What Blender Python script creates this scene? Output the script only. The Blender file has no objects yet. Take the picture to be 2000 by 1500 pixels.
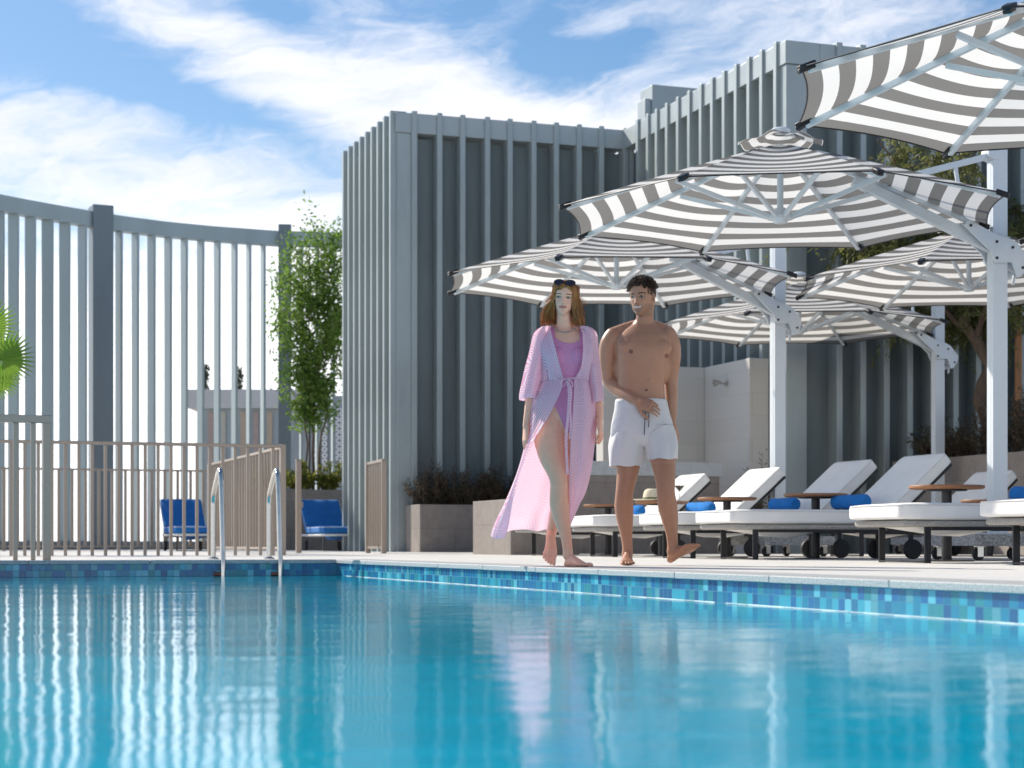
import bpy, bmesh, math, random
import numpy as np
from mathutils import Vector, Matrix, noise as mnoise
R = math.radians
random.seed(7); np.random.seed(7)
sc = bpy.context.scene
COL = sc.collection

# ------------------------------------------------------------------ camera, world, sun
F = 3550.0                       # focal length in pixels of the 2000 px wide photograph
CAMZ = 0.14
cam = bpy.data.objects.new('camera', bpy.data.cameras.new('camera'))
COL.objects.link(cam); sc.camera = cam
cam.location = (0, 0, CAMZ); cam.rotation_euler = (R(90), 0, 0)
cam.data.sensor_width = 36; cam.data.lens = F/2000*36
cam.data.shift_y = 0.155; cam.data.clip_start = 0.05; cam.data.clip_end = 3000
cam.data.dof.use_dof = True; cam.data.dof.focus_distance = 11.2; cam.data.dof.aperture_fstop = 4.0

SUN_AZ = R(-47)                  # clockwise from +Y
SUN_EL = R(36)
sdir = Vector((math.sin(SUN_AZ)*math.cos(SUN_EL), math.cos(SUN_AZ)*math.cos(SUN_EL), math.sin(SUN_EL)))
sun = bpy.data.objects.new('sun', bpy.data.lights.new('sun', 'SUN'))
COL.objects.link(sun); sun.data.energy = 3.2; sun.data.angle = R(0.55); sun.data.color = (1, .93, .82)
sun.rotation_euler = sdir.to_track_quat('Z', 'Y').to_euler(); sun.location = sdir*60
sc.view_settings.view_transform = 'Standard'; sc.view_settings.look = 'None'
sc.view_settings.exposure = 1.0; sc.view_settings.gamma = 1
sc.cycles.max_bounces = 8; sc.cycles.transparent_max_bounces = 16; sc.cycles.diffuse_bounces = 4
sc.cycles.caustics_reflective = False; sc.cycles.caustics_refractive = False
sc.cycles.sample_clamp_indirect = 6
try:
    sc.cycles.use_denoising = True
except Exception: pass

class E:                          # a socket one can do arithmetic with
    def __init__(s, nt, k): s.nt = nt; s.k = k
    def op(s, o, *a):
        n = s.nt.nodes.new('ShaderNodeMath'); n.operation = o
        for i, x in enumerate((s,)+a):
            x = x.k if isinstance(x, E) else x
            if isinstance(x, (int, float)): n.inputs[i].default_value = x
            else: s.nt.links.new(x, n.inputs[i])
        return E(s.nt, n.outputs[0])
    def __add__(s, o): return s.op('ADD', o)
    __radd__ = __add__
    def __sub__(s, o): return s.op('SUBTRACT', o)
    def __rsub__(s, o): return (s*-1)+o
    def __mul__(s, o): return s.op('MULTIPLY', o)
    __rmul__ = __mul__
    def __truediv__(s, o): return s.op('DIVIDE', o)
    def smooth(s, a, b):
        n = s.nt.nodes.new('ShaderNodeMapRange'); n.interpolation_type = 'SMOOTHSTEP'
        s.nt.links.new(s.k, n.inputs[0]); n.inputs[1].default_value = a; n.inputs[2].default_value = b
        return E(s.nt, n.outputs[0])
    def clamp(s): return s.op('MINIMUM', 1.0).op('MAXIMUM', 0.0)
def nd(nt, t, **kw):
    n = nt.nodes.new(t)
    for k, v in kw.items(): setattr(n, k, v)
    return n
def vec(nt, x, y, z=0.0):
    n = nt.nodes.new('ShaderNodeCombineXYZ')
    for i, q in enumerate((x, y, z)):
        if isinstance(q, E): nt.links.new(q.k, n.inputs[i])
        else: n.inputs[i].default_value = q
    return n.outputs[0]
def noise(nt, v, scale, detail=4, rough=.55, dist=0.0):
    n = nd(nt, 'ShaderNodeTexNoise'); n.inputs['Scale'].default_value = scale; n.inputs['Detail'].default_value = detail
    n.inputs['Roughness'].default_value = rough; n.inputs['Distortion'].default_value = dist
    if v is not None: nt.links.new(v, n.inputs['Vector'])
    return E(nt, n.outputs[0])
def mixc(nt, f, a, b):
    n = nd(nt, 'ShaderNodeMix', data_type='RGBA')
    for i, q in ((0, f), (6, a), (7, b)):
        if isinstance(q, E): q = q.k
        if isinstance(q, (int, float)): n.inputs[i].default_value = q
        elif isinstance(q, (tuple, list)): n.inputs[i].default_value = (*q[:3], 1)
        else: nt.links.new(q, n.inputs[i])
    return n.outputs[2]

world = bpy.data.worlds.new('World'); sc.world = world; world.use_nodes = True
wt = world.node_tree; wt.nodes.clear()
sky = nd(wt, 'ShaderNodeTexSky', sky_type='NISHITA', sun_disc=False, sun_elevation=SUN_EL, sun_rotation=SUN_AZ)
sky.air_density = 1.0; sky.dust_density = 0.4; sky.ozone_density = 2.5; sky.altitude = 0
tc = nd(wt, 'ShaderNodeTexCoord'); sx = nd(wt, 'ShaderNodeSeparateXYZ'); wt.links.new(tc.outputs['Generated'], sx.inputs[0])
dx, dy, dz = (E(wt, o) for o in sx.outputs)
az = dx.op('ARCTAN2', dy)*10.0           # tenths of a radian
el = dz.op('ARCSINE')*10.0
wv = vec(wt, az*.35, el*.9)
wx = (noise(wt, wv, 1.3, 5)-.5); wy = (noise(wt, vec(wt, az*.35+7.3, el*.9+3.1), 1.3, 5)-.5)
a2 = az+wx*1.6; e2 = el+wy*.7
def sblob(px, py, sxp, syp, ang=0):     # a soft cloud bank at an azimuth and elevation (given as pixels of the photograph for convenience)
    ca, ce = math.atan2(px-1000, F)*10, math.atan2(1060-py, F)*10
    c, s_ = math.cos(R(ang)), math.sin(R(ang))
    X = ((a2-ca)*c+(e2-ce)*s_)*(F/10/sxp); Y = ((e2-ce)*c-(a2-ca)*s_)*(F/10/syp)
    return ((X*X+Y*Y)*-1).op('EXPONENT')
wisp = noise(wt, vec(wt, a2*.55+e2*.5, e2*2.6-a2*.55), 1.6, 7, .62, .6)
fine = noise(wt, vec(wt, a2*1.2+e2, e2*4.0-a2*1.0), 2.2, 6, .65, .8)
dens = (wisp-.5)*1.9+(fine-.5)*.7
for b in ((760, 130, 420, 110, -16), (330, 70, 260, 45, -18), (640, 235, 260, 60, -14), (1010, 190, 260, 45, -8), (300, 400, 480, 75, -6), (60, 290, 200, 55, -8), (1250, 330, 700, 120, 0), (1180, 30, 120, 25, 5), (1600, 60, 400, 130, 15)):
    dens = dens+sblob(*b)*.95
for b in ((505, 30, 110, 45, -10), (250, 190, 330, 42, -9), (1180, 95, 130, 55, 10), (420, 265, 210, 30, -10), (60, 110, 120, 40, 0), (1060, 50, 60, 60, 0)):
    dens = dens-sblob(*b)*.75
low = el.smooth(2.0, 1.1)
cl = (dens*.85+(fine-.5)*.7+low*1.2).smooth(-.2, 1.4)
skyc = nd(wt, 'ShaderNodeHueSaturation'); skyc.inputs['Saturation'].default_value = 1.2; skyc.inputs['Value'].default_value = .50
wt.links.new(sky.outputs[0], skyc.inputs['Color'])
ccol = mixc(wt, low, (4.2, 4.3, 4.65), (7.5, 7.6, 7.8))
out = mixc(wt, cl, skyc.outputs[0], ccol)
bg = nd(wt, 'ShaderNodeBackground'); bg.inputs['Strength'].default_value = 0.12
wt.links.new(out, bg.inputs[0]); wo = nd(wt, 'ShaderNodeOutputWorld'); wt.links.new(bg.outputs[0], wo.inputs[0])

# ------------------------------------------------------------------ frame of the place: v along the loungers, u along the pool's long side
TH = math.atan2(.3273, .9449)
CX, CY = -1.445, 15.06
cT, sT = math.cos(TH), math.sin(TH)
def W(v, u, z=0.0): return Vector((CX+v*cT-u*sT, CY+v*sT+u*cT, z))
def v_at(px, u):
    k = (px-1000)/F; return (k*(CY+cT*u)-CX+sT*u)/(cT-sT*k)
def u_at(px, v):
    k = (px-1000)/F; return -(k*(CY+sT*v)-CX-cT*v)/(sT+cT*k)
def at(px, D, z=0.0): return Vector(((px-1000)/F*D, D, z))

# ------------------------------------------------------------------ materials
MATS = {}
def newmat(name):
    m = bpy.data.materials.new(name); m.use_nodes = True
    nt = m.node_tree; nt.nodes.clear()
    o = nd(nt, 'ShaderNodeOutputMaterial'); MATS[name] = m
    return m, nt, o
def objco(nt): return nd(nt, 'ShaderNodeTexCoord').outputs['Object']
def bump(nt, h, strength, dist=.01):
    b = nd(nt, 'ShaderNodeBump'); b.inputs['Strength'].default_value = strength; b.inputs['Distance'].default_value = dist
    nt.links.new(h.k if isinstance(h, E) else h, b.inputs['Height']); return b.outputs[0]
def pm(name, col, rough=.5, metal=0.0, var=.12, scale=6.0, bmp=0.0, bscale=60.0, spec=.5, stretch=(1, 1, 1), coat=0.0):
    m, nt, o = newmat(name)
    p = nd(nt, 'ShaderNodeBsdfPrincipled'); nt.links.new(p.outputs[0], o.inputs[0])
    mp = nd(nt, 'ShaderNodeMapping'); mp.inputs['Scale'].default_value = stretch
    nt.links.new(objco(nt), mp.inputs[0])
    n = noise(nt, mp.outputs[0], scale, 6, .6)
    f = (n-.5)*2.4+.5
    a = tuple(min(1, c*(1+var)) for c in col); b = tuple(c*(1-var) for c in col)
    nt.links.new(mixc(nt, f.clamp(), b, a), p.inputs['Base Color'])
    nt.links.new((n*.25+(rough-.12)).clamp().k, p.inputs['Roughness'])
    p.inputs['Metallic'].default_value = metal; p.inputs['Specular IOR Level'].default_value = spec
    p.inputs['Coat Weight'].default_value = coat
    if bmp: nt.links.new(bump(nt, noise(nt, mp.outputs[0], bscale, 4, .6), bmp), p.inputs['Normal'])
    return m
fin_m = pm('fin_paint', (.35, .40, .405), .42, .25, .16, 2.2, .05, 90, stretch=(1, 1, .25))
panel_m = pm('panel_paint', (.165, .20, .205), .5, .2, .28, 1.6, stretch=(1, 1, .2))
fascia_m = pm('fascia_paint', (.38, .43, .44), .42, .25, .08, 1.5)
screen_m = pm('screen_paint', (.34, .41, .43), .45, .2, .12, 1.5, stretch=(1, 1, .2))
postd_m = pm('screen_post_paint', (.17, .21, .24), .45, .2, .12, 1.5, stretch=(1, 1, .2))
steel_m = pm('champagne_steel', (.34, .28, .23), .36, .5, .12, 14, .05, 160, stretch=(1, 1, .08))
chrome_m = pm('polished_steel', (.55, .54, .51), .22, 1.0, .05, 10)
dark_m = pm('dark_metal', (.022, .022, .025), .45, .2, .2, 8)
rubber_m = pm('black_rubber', (.018, .018, .02), .6, 0, .2, 20)
alu_m = pm('white_aluminium', (.66, .71, .75), .38, .1, .04, 5)
white_cloth = pm('white_cushion', (.87, .86, .84), .85, 0, .04, 5, .25, 240)
cushion_m = white_cloth
piping_m = pm('cushion_piping', (.70, .69, .67), .8, 0, .06, 8)
blue_cloth = pm('blue_cushion', (.012, .16, .47), .85, 0, .15, 6, .25, 200)
towel_m = pm('blue_towel', (.015, .21, .62), .95, 0, .14, 18, .8, 260)
rope_m = pm('woven_rope', (.42, .40, .37), .9, 0, .35, 140, 1.0, 160, stretch=(.3, 1, 1))
teak_m = pm('teak', (.30, .135, .06), .45, 0, .30, 14, .1, 60, stretch=(.25, 4, 4))
granite_m = pm('granite', (.34, .34, .345), .6, 0, .75, 75, .2, 150)
brown_stone = pm('brown_stone', (.27, .21, .18), .75, 0, .14, 7, .25, 60)
soil_m = pm('soil', (.04, .03, .02), .95, 0, .4, 30, .6, 60)
bark_m = pm('bark', (.16, .11, .075), .9, 0, .35, 12, .8, 40, stretch=(2, 2, .4))
stake_m = pm('stake_timber', (.42, .20, .09), .7, 0, .2, 8, stretch=(3, 3, .3))
straw_m = pm('straw', (.72, .64, .48), .8, 0, .12, 60, .5, 200)
band_m = pm('hat_band', (.10, .13, .05), .7, 0, .2, 20)
ground_m = pm('ground_earth', (.32, .29, .25), .9, 0, .2, .05)

def leafmat(name, col, col2, trans=.45):
    m, nt, o = newmat(name)
    g = nd(nt, 'ShaderNodeNewGeometry')
    r = E(nt, g.outputs['Random Per Island'])
    c = mixc(nt, r, col, col2)
    d = nd(nt, 'ShaderNodeBsdfPrincipled'); d.inputs['Roughness'].default_value = .5; nt.links.new(c, d.inputs['Base Color'])
    t = nd(nt, 'ShaderNodeBsdfTranslucent'); nt.links.new(c, t.inputs[0])
    mx = nd(nt, 'ShaderNodeMixShader'); mx.inputs[0].default_value = trans
    nt.links.new(d.outputs[0], mx.inputs[1]); nt.links.new(t.outputs[0], mx.inputs[2]); nt.links.new(mx.outputs[0], o.inputs[0])
    return m
leaf_tree = leafmat('tree_leaf', (.085, .18, .025), (.25, .38, .07), .5)
leaf_acacia = leafmat('acacia_leaf', (.09, .105, .03), (.26, .27, .09), .5)
leaf_shrub = leafmat('shrub_leaf', (.045, .055, .022), (.15, .095, .065), .35)
leaf_green = leafmat('green_leaf', (.09, .14, .02), (.32, .30, .05), .5)
leaf_palm = leafmat('palm_leaf', (.12, .26, .03), (.22, .36, .05), .5)
leaf_dark = leafmat('conifer_leaf', (.03, .05, .03), (.06, .09, .05), .2)

# paving, coping, tiles, water
def paving():
    m, nt, o = newmat('limestone_paving'); p = nd(nt, 'ShaderNodeBsdfPrincipled'); nt.links.new(p.outputs[0], o.inputs[0])
    co = objco(nt); br = nd(nt, 'ShaderNodeTexBrick', offset=.5); nt.links.new(co, br.inputs[0])
    for k, v in (('Scale', 1.0), ('Mortar Size', .004), ('Brick Width', .9), ('Row Height', .6), ('Bias', 0.0)): br.inputs[k].default_value = v
    br.inputs['Color1'].default_value = (.70, .68, .65, 1); br.inputs['Color2'].default_value = (.62, .60, .57, 1); br.inputs['Mortar'].default_value = (.25, .24, .22, 1)
    n = noise(nt, co, 2.5, 8, .65)
    nt.links.new(mixc(nt, (n*.5), br.outputs[0], (.60, .58, .54)), p.inputs['Base Color'])
    nt.links.new((n*.3+.42).k, p.inputs['Roughness'])
    nt.links.new(bump(nt, noise(nt, co, 40, 5), .15), p.inputs['Normal'])
    return m
paving_m = paving()
coping_m = pm('coping_granite', (.40, .41, .405), .55, 0, .45, 110, .3, 120)
def tiles():
    m, nt, o = newmat('pool_mosaic'); p = nd(nt, 'ShaderNodeBsdfPrincipled'); nt.links.new(p.outputs[0], o.inputs[0])
    s = nd(nt, 'ShaderNodeSeparateXYZ'); nt.links.new(objco(nt), s.inputs[0])
    x, y, z = (E(nt, k) for k in s.outputs)
    T = .05
    h = (x+y)/T; w = (z+.03)/T
    cell = vec(nt, h.op('FLOOR'), w.op('FLOOR'))
    wn = nd(nt, 'ShaderNodeTexWhiteNoise', noise_dimensions='2D'); nt.links.new(cell, wn.inputs['Vector'])
    cr = nd(nt, 'ShaderNodeValToRGB'); cr.color_ramp.interpolation = 'CONSTANT'
    pal = [(0, (.003, .10, .25)), (.17, (.003, .16, .30)), (.34, (.006, .22, .36)), (.5, (.02, .25, .29)), (.62, (.003, .14, .34)), (.76, (.03, .36, .48)), (.88, (.13, .50, .60)), (.95, (.10, .34, .40))]
    while len(cr.color_ramp.elements) < len(pal): cr.color_ramp.elements.new(.5)
    for e, (q, c) in zip(cr.color_ramp.elements, pal): e.position = q; e.color = (*c, 1)
    nt.links.new(wn.outputs[0], cr.inputs[0])
    def edge(q):
        f = q.op('FRACT'); return f.op('MINIMUM', 1-f).op('LESS_THAN', .028)
    g = edge(h).op('MAXIMUM', edge(w))
    n = noise(nt, objco(nt), 60, 5)
    c = mixc(nt, (n-.3).clamp()*.35, cr.outputs[0], (.10, .40, .50))
    nt.links.new(mixc(nt, g, c, (.05, .22, .32)), p.inputs['Base Color'])
    nt.links.new((g*.5+.12).k, p.inputs['Roughness'])
    nt.links.new(bump(nt, (1-g), .3, .002), p.inputs['Normal'])
    return m
tile_m = tiles()
def water():
    m, nt, o = newmat('pool_water')
    co = objco(nt)
    mp = nd(nt, 'ShaderNodeMapping'); mp.inputs['Rotation'].default_value = (0, 0, R(12)); mp.inputs['Scale'].default_value = (1, 1.5, 1); nt.links.new(co, mp.inputs[0])
    h = noise(nt, mp.outputs[0], 1.1, 2, .5)*.5+noise(nt, mp.outputs[0], 5, 2, .5)*.19+noise(nt, mp.outputs[0], 22, 3, .6)*.05
    nb = bump(nt, h, 1.0, .011)
    gl = nd(nt, 'ShaderNodeBsdfGlossy'); gl.inputs['Roughness'].default_value = .012; nt.links.new(nb, gl.inputs['Normal'])
    tr = nd(nt, 'ShaderNodeBsdfTransparent'); tr.inputs[0].default_value = (.5, .96, 1, 1)
    fr = nd(nt, 'ShaderNodeFresnel'); fr.inputs[0].default_value = 1.333; nt.links.new(nb, fr.inputs['Normal'])
    df = nd(nt, 'ShaderNodeBsdfDiffuse'); n0 = noise(nt, co, .6, 3); nt.links.new(mixc(nt, n0.smooth(.35, .65), (.0, .53, .79), (.0, .64, .93)), df.inputs[0])
    body = nd(nt, 'ShaderNodeMixShader'); body.inputs[0].default_value = .78; nt.links.new(tr.outputs[0], body.inputs[1]); nt.links.new(df.outputs[0], body.inputs[2])
    mx = nd(nt, 'ShaderNodeMixShader'); nt.links.new(fr.outputs[0], mx.inputs[0]); nt.links.new(body.outputs[0], mx.inputs[1]); nt.links.new(gl.outputs[0], mx.inputs[2])
    nt.links.new(mx.outputs[0], o.inputs[0])
    return m
water_m = water()
def stonewall():
    m, nt, o = newmat('travertine_cladding'); p = nd(nt, 'ShaderNodeBsdfPrincipled'); nt.links.new(p.outputs[0], o.inputs[0])
    s = nd(nt, 'ShaderNodeSeparateXYZ'); nt.links.new(objco(nt), s.inputs[0]); x, y, z = (E(nt, k) for k in s.outputs)
    v2 = vec(nt, x+y, z)
    br = nd(nt, 'ShaderNodeTexBrick', offset=.5); nt.links.new(v2, br.inputs[0])
    for k, v in (('Scale', 1.0), ('Mortar Size', .003), ('Brick Width', 1.2), ('Row Height', .3)): br.inputs[k].default_value = v
    br.inputs['Color1'].default_value = (.60, .58, .54, 1); br.inputs['Color2'].default_value = (.54, .52, .485, 1); br.inputs['Mortar'].default_value = (.47, .455, .43, 1)
    n = noise(nt, vec(nt, (x+y)*1.2, z*14), 2, 6, .6)
    nt.links.new(mixc(nt, n*.6, br.outputs[0], (.50, .48, .445)), p.inputs['Base Color']); p.inputs['Roughness'].default_value = .65
    return m
travertine_m = stonewall()
def brownclad():
    m, nt, o = newmat('brown_cladding'); p = nd(nt, 'ShaderNodeBsdfPrincipled'); nt.links.new(p.outputs[0], o.inputs[0])
    s = nd(nt, 'ShaderNodeSeparateXYZ'); co = objco(nt); nt.links.new(co, s.inputs[0]); x, y, z = (E(nt, k) for k in s.outputs)
    br = nd(nt, 'ShaderNodeTexBrick', offset=.5); nt.links.new(vec(nt, x+y+.3, z+.2), br.inputs[0])
    for k, v in (('Scale', 1.0), ('Mortar Size', .003), ('Brick Width', 1.0), ('Row Height', .55)): br.inputs[k].default_value = v
    br.inputs['Color1'].default_value = (.27, .235, .21, 1); br.inputs['Color2'].default_value = (.30, .262, .235, 1); br.inputs['Mortar'].default_value = (.15, .12, .10, 1)
    n = noise(nt, co, 7, 8, .7)
    nt.links.new(mixc(nt, n.smooth(.35, .75)*.5, br.outputs[0], (.15, .12, .105)), p.inputs['Base Color']); p.inputs['Roughness'].default_value = .6
    return m
brown_m = brownclad()
def canopy_mat():
    m, nt, o = newmat('striped_canvas')
    uv = nd(nt, 'ShaderNodeUVMap', uv_map='UVMap'); s = nd(nt, 'ShaderNodeSeparateXYZ'); nt.links.new(uv.outputs[0], s.inputs[0])
    t = E(nt, s.outputs[0])
    par = (t*8.5+.0001).op('FRACT')                 # 17 bands, dark at the rim
    dark = par.op('LESS_THAN', .5)
    n = noise(nt, objco(nt), 220, 2)
    dk = mixc(nt, n, (.185, .18, .172), (.275, .268, .258))
    c = mixc(nt, dark, (.84, .83, .81), dk)
    d = nd(nt, 'ShaderNodeBsdfDiffuse'); nt.links.new(c, d.inputs[0])
    tr = nd(nt, 'ShaderNodeBsdfTranslucent'); nt.links.new(c, tr.inputs[0])
    mx = nd(nt, 'ShaderNodeMixShader'); mx.inputs[0].default_value = .46
    nt.links.new(d.outputs[0], mx.inputs[1]); nt.links.new(tr.outputs[0], mx.inputs[2])
    nt.links.new(mx.outputs[0], o.inputs[0])
    return m
canvas_m = canopy_mat()

# ------------------------------------------------------------------ mesh building
Z = Vector((0, 0, 1))
class MB:
    def __init__(s): s.v = []; s.f = []; s.uv = None
    def add(s, vs, fs):
        k = len(s.v); s.v += [tuple(p) for p in vs]; s.f += [tuple(i+k for i in f) for f in fs]; return s
    def box(s, x0, x1, y0, y1, z0, z1):
        return s.add([(x0, y0, z0), (x1, y0, z0), (x1, y1, z0), (x0, y1, z0), (x0, y0, z1), (x1, y0, z1), (x1, y1, z1), (x0, y1, z1)],
                     [(3, 2, 1, 0), (4, 5, 6, 7), (0, 1, 5, 4), (1, 2, 6, 5), (2, 3, 7, 6), (3, 0, 4, 7)])
    def bar(s, p, q, w, h, up=Z):
        p, q = Vector(p), Vector(q); d = (q-p).normalized(); a = d.cross(up)
        if a.length < 1e-4: a = d.cross(Vector((0, 1, 0)))
        a.normalize(); b = a.cross(d).normalized(); a = a*w/2; b = b*h/2
        return s.add([p-a-b, p+a-b, p+a+b, p-a+b, q-a-b, q+a-b, q+a+b, q-a+b],
                     [(3, 2, 1, 0), (4, 5, 6, 7), (0, 1, 5, 4), (1, 2, 6, 5), (2, 3, 7, 6), (3, 0, 4, 7)])
    def tube(s, pts, r, n=8, flat=1.0, up=Z):
        pts = [Vector(p) for p in pts]; m = len(pts); rs = r if isinstance(r, (list, tuple)) else [r]*m
        vs = []; pa = None
        for i, p in enumerate(pts):
            d = (pts[min(i+1, m-1)]-pts[max(i-1, 0)]).normalized()
            a = (pa-d*pa.dot(d)) if pa is not None else d.cross(up)
            if a.length < 1e-4: a = d.cross(Vector((0, 1, .3)))
            a.normalize(); pa = a; b = d.cross(a)
            for k in range(n):
                t = 2*math.pi*k/n; vs.append(p+a*rs[i]*math.cos(t)+b*rs[i]*flat*math.sin(t))
        fs = [(i*n+k, i*n+(k+1) % n, (i+1)*n+(k+1) % n, (i+1)*n+k) for i in range(m-1) for k in range(n)]
        fs += [tuple(range(n))[::-1], tuple((m-1)*n+k for k in range(n))]
        return s.add(vs, fs)
    def lathe(s, prof, n=24, c=(0, 0, 0), M=None):
        vs = []
        for r, z in prof:
            for k in range(n):
                t = 2*math.pi*k/n; p = Vector((r*math.cos(t), r*math.sin(t), z))
                vs.append((M @ p if M else p)+Vector(c))
        m = len(prof)
        fs = [(i*n+k, i*n+(k+1) % n, (i+1)*n+(k+1) % n, (i+1)*n+k) for i in range(m-1) for k in range(n)]
        fs += [tuple(range(n))[::-1], tuple((m-1)*n+k for k in range(n))]
        return s.add(vs, fs)
    def prism(s, poly, fn, t0, t1):
        n = len(poly); vs = [fn(a, b, t0) for a, b in poly]+[fn(a, b, t1) for a, b in poly]
        fs = [tuple(range(n))[::-1], tuple(range(n, 2*n))]+[(i, (i+1) % n, n+(i+1) % n, n+i) for i in range(n)]
        return s.add(vs, fs)
    def build(s, name, mat, parent=None, smooth=None, bevel=0.0, off=None, seg=2):
        me = bpy.data.meshes.new(name)
        vs = s.v if off is None else [(a-off[0], b-off[1], c-off[2]) for a, b, c in s.v]
        me.from_pydata(vs, [], s.f); me.update()
        if s.uv is not None:
            ul = me.uv_layers.new(name='UVMap'); idx = np.empty(len(me.loops), int); me.loops.foreach_get('vertex_index', idx)
            ul.data.foreach_set('uv', np.asarray(s.uv)[idx].ravel())
        me.materials.append(mat)
        bm = bmesh.new(); bm.from_mesh(me); bmesh.ops.recalc_face_normals(bm, faces=bm.faces); bm.to_mesh(me); bm.free()
        if smooth is not None:
            me.shade_smooth()
            if smooth < 180: me.set_sharp_from_angle(angle=R(smooth))
        o = bpy.data.objects.new(name, me); COL.objects.link(o)
        if parent is not None: o.parent = parent
        if bevel:
            b = o.modifiers.new('bevel', 'BEVEL'); b.width = bevel; b.segments = seg; b.limit_method = 'ANGLE'; b.angle_limit = R(40)
            me.shade_smooth(); me.set_sharp_from_angle(angle=R(50))
        return o
def tag(o, label=None, cat=None, group=None, kind=None):
    for k, v in (('label', label), ('category', cat), ('group', group), ('kind', kind)):
        if v: o[k] = v
    return o
def thing(name, label, cat, loc=(0, 0, 0), rz=0.0, group=None):
    o = bpy.data.objects.new(name, None); COL.objects.link(o); o.empty_display_size = .2
    o.location = loc; o.rotation_euler = (0, 0, rz)
    return tag(o, label, cat, group)
def placed(o, v, u, z=0.0, rz=0.0):
    o.location = W(v, u, z); o.rotation_euler = (0, 0, TH+rz); return o
KIDS = {}
def copy_tree(o, parent=None):
    c = o.copy(); COL.objects.link(c)
    if parent is not None: c.parent = parent
    for ch in list(o.children): copy_tree(ch, c)
    return c
def struct(o): o['kind'] = 'structure'; return o

# ------------------------------------------------------------------ ground, deck, pool
g = MB(); g.add([(-1500, -1500, -1.7), (1500, -1500, -1.7), (1500, 1500, -1.7), (-1500, 1500, -1.7)], [(0, 1, 2, 3)])
struct(g.build('ground', ground_m))
PV, PU = -11.0, -17.5            # far corners of the pool
d = MB()
d.box(.36, 45, PU-6, 60, -.35, 0); d.box(-30, .36-.004, .36, 60, -.35, 0)
d.box(-30, PV-.36, PU-6, .356, -.35, 0); d.box(PV-.356, .356, PU-6, PU-.36, -.35, 0)
struct(placed(d.build('deck', paving_m), 0, 0))
c = MB()
def slabs(a0, a1, put, n):
    for i in range(n):
        q0 = a0+(a1-a0)*i/n+.0015; q1 = a0+(a1-a0)*(i+1)/n-.0015; put(q0, q1)
slabs(PU, -.018, lambda a, b: c.box(-.018, .354, a, b, -.03, .001), 18)
slabs(PV, .354, lambda a, b: c.box(a, b, -.016, .354, -.03, .001), 12)
slabs(PU-.356, .354, lambda a, b: c.box(PV-.354, PV-.002, a, b, -.03, .001), 18)
slabs(PV, .354, lambda a, b: c.box(a, b, PU-.354, PU-.002, -.03, .001), 12)
struct(placed(c.build('pool_coping', coping_m, bevel=.004), 0, 0))
def walls(m, z0, z1):
    m.box(0, .2, PU, 0, z0, z1); m.box(PV, .2, .002, .2, z0, z1); m.box(PV-.2, PV-.002, PU, .2, z0, z1); m.box(PV-.2, .2, PU-.2, PU-.002, z0, z1); return m
struct(placed(walls(MB(), -.18, -.031).build('pool_wall', tile_m), 0, 0))
glint_m = pm('painted_glint', (.80, .82, .80), .35, 0, .1, 30)  # sun glint at the waterline, put in as a pale dashed bead
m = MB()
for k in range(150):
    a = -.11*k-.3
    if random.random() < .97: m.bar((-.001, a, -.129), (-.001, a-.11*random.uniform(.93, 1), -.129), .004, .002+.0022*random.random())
struct(placed(m.build('painted_glint_line', glint_m), 0, 0))
plaster_m = pm('pool_plaster', (.06, .66, .80), .7, 0, .08, 1.2)
t = walls(MB(), -1.35, -.1805); t.box(PV, -.002, PU, 0, -1.4, -1.351)
struct(placed(t.build('pool_basin', plaster_m), 0, 0))
w = MB(); w.add([(PV-.001, PU-.001, -.131), (.0005, PU-.001, -.131), (.0005, .0025, -.131), (PV-.001, .0025, -.131)], [(0, 1, 2, 3)])
struct(placed(w.build('water', water_m), 0, 0))

# ------------------------------------------------------------------ fin-clad building
HT = 6.66
bl = thing('finned_building', 'tall grey metal building clad in vertical fins behind the umbrellas', 'building', W(3.9, 12.0), TH)
boff = (3.9, 12.0, 0)
def bpart(name, mb, mat, parent=bl, bevel=.006, **k): return mb.build(name, mat, parent, bevel=bevel, off=boff, **k)
# recessed wall bodies
V1, U2, V3, U4 = 3.78, 11.86, 7.50, 6.40      # outer planes of the four faces
rc = .20
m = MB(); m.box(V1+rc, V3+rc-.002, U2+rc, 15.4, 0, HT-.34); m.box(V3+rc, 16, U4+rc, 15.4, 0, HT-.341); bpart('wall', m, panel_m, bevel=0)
m = MB(); m.box(V1, V3+.002, U2, U2+rc+.3, HT-.30, HT); m.box(V1+.001, V1+.4, U2+rc+.302, 15.3, HT-.30, HT); bpart('fascia', m, fascia_m)
m = MB(); m.box(V3, V3+rc+.3, U4, U2-.002, HT-.30, HT-.001); m.box(V3+.502, 16, U4+.001, U4+.5, HT-.30, HT-.001); bpart('fascia', m, fascia_m)
m = MB(); m.box(V1+.02, V1+.30, U2+.02, U2+.24, 0, HT-.305); bpart('corner_column', m, fin_m)
m = MB(); m.box(V3+.02, V3+.32, U4+.02, U4+.26, 0, HT-.305); bpart('corner_column', m, fin_m)
m = MB(); rv = v_at(1274, 15.6); m.box(rv, rv+3.2, 15.6, 16.15, 0, 8.45); m.box(rv-.12, rv-.004, 15.65, 16.0, 0, 8.2); bpart('roof_plant_room', m, fascia_m)
ft = .085                         # fin width
def fin_mesh(along_u, depth):
    m = MB()
    if along_u: m.box(-.012, depth, -ft/2, ft/2, 0, HT+.03)     # sticks out towards -v
    else: m.box(-ft/2, ft/2, -.012, depth, 0, HT+.03)           # sticks out towards -u
    return m
proto = {}
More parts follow.
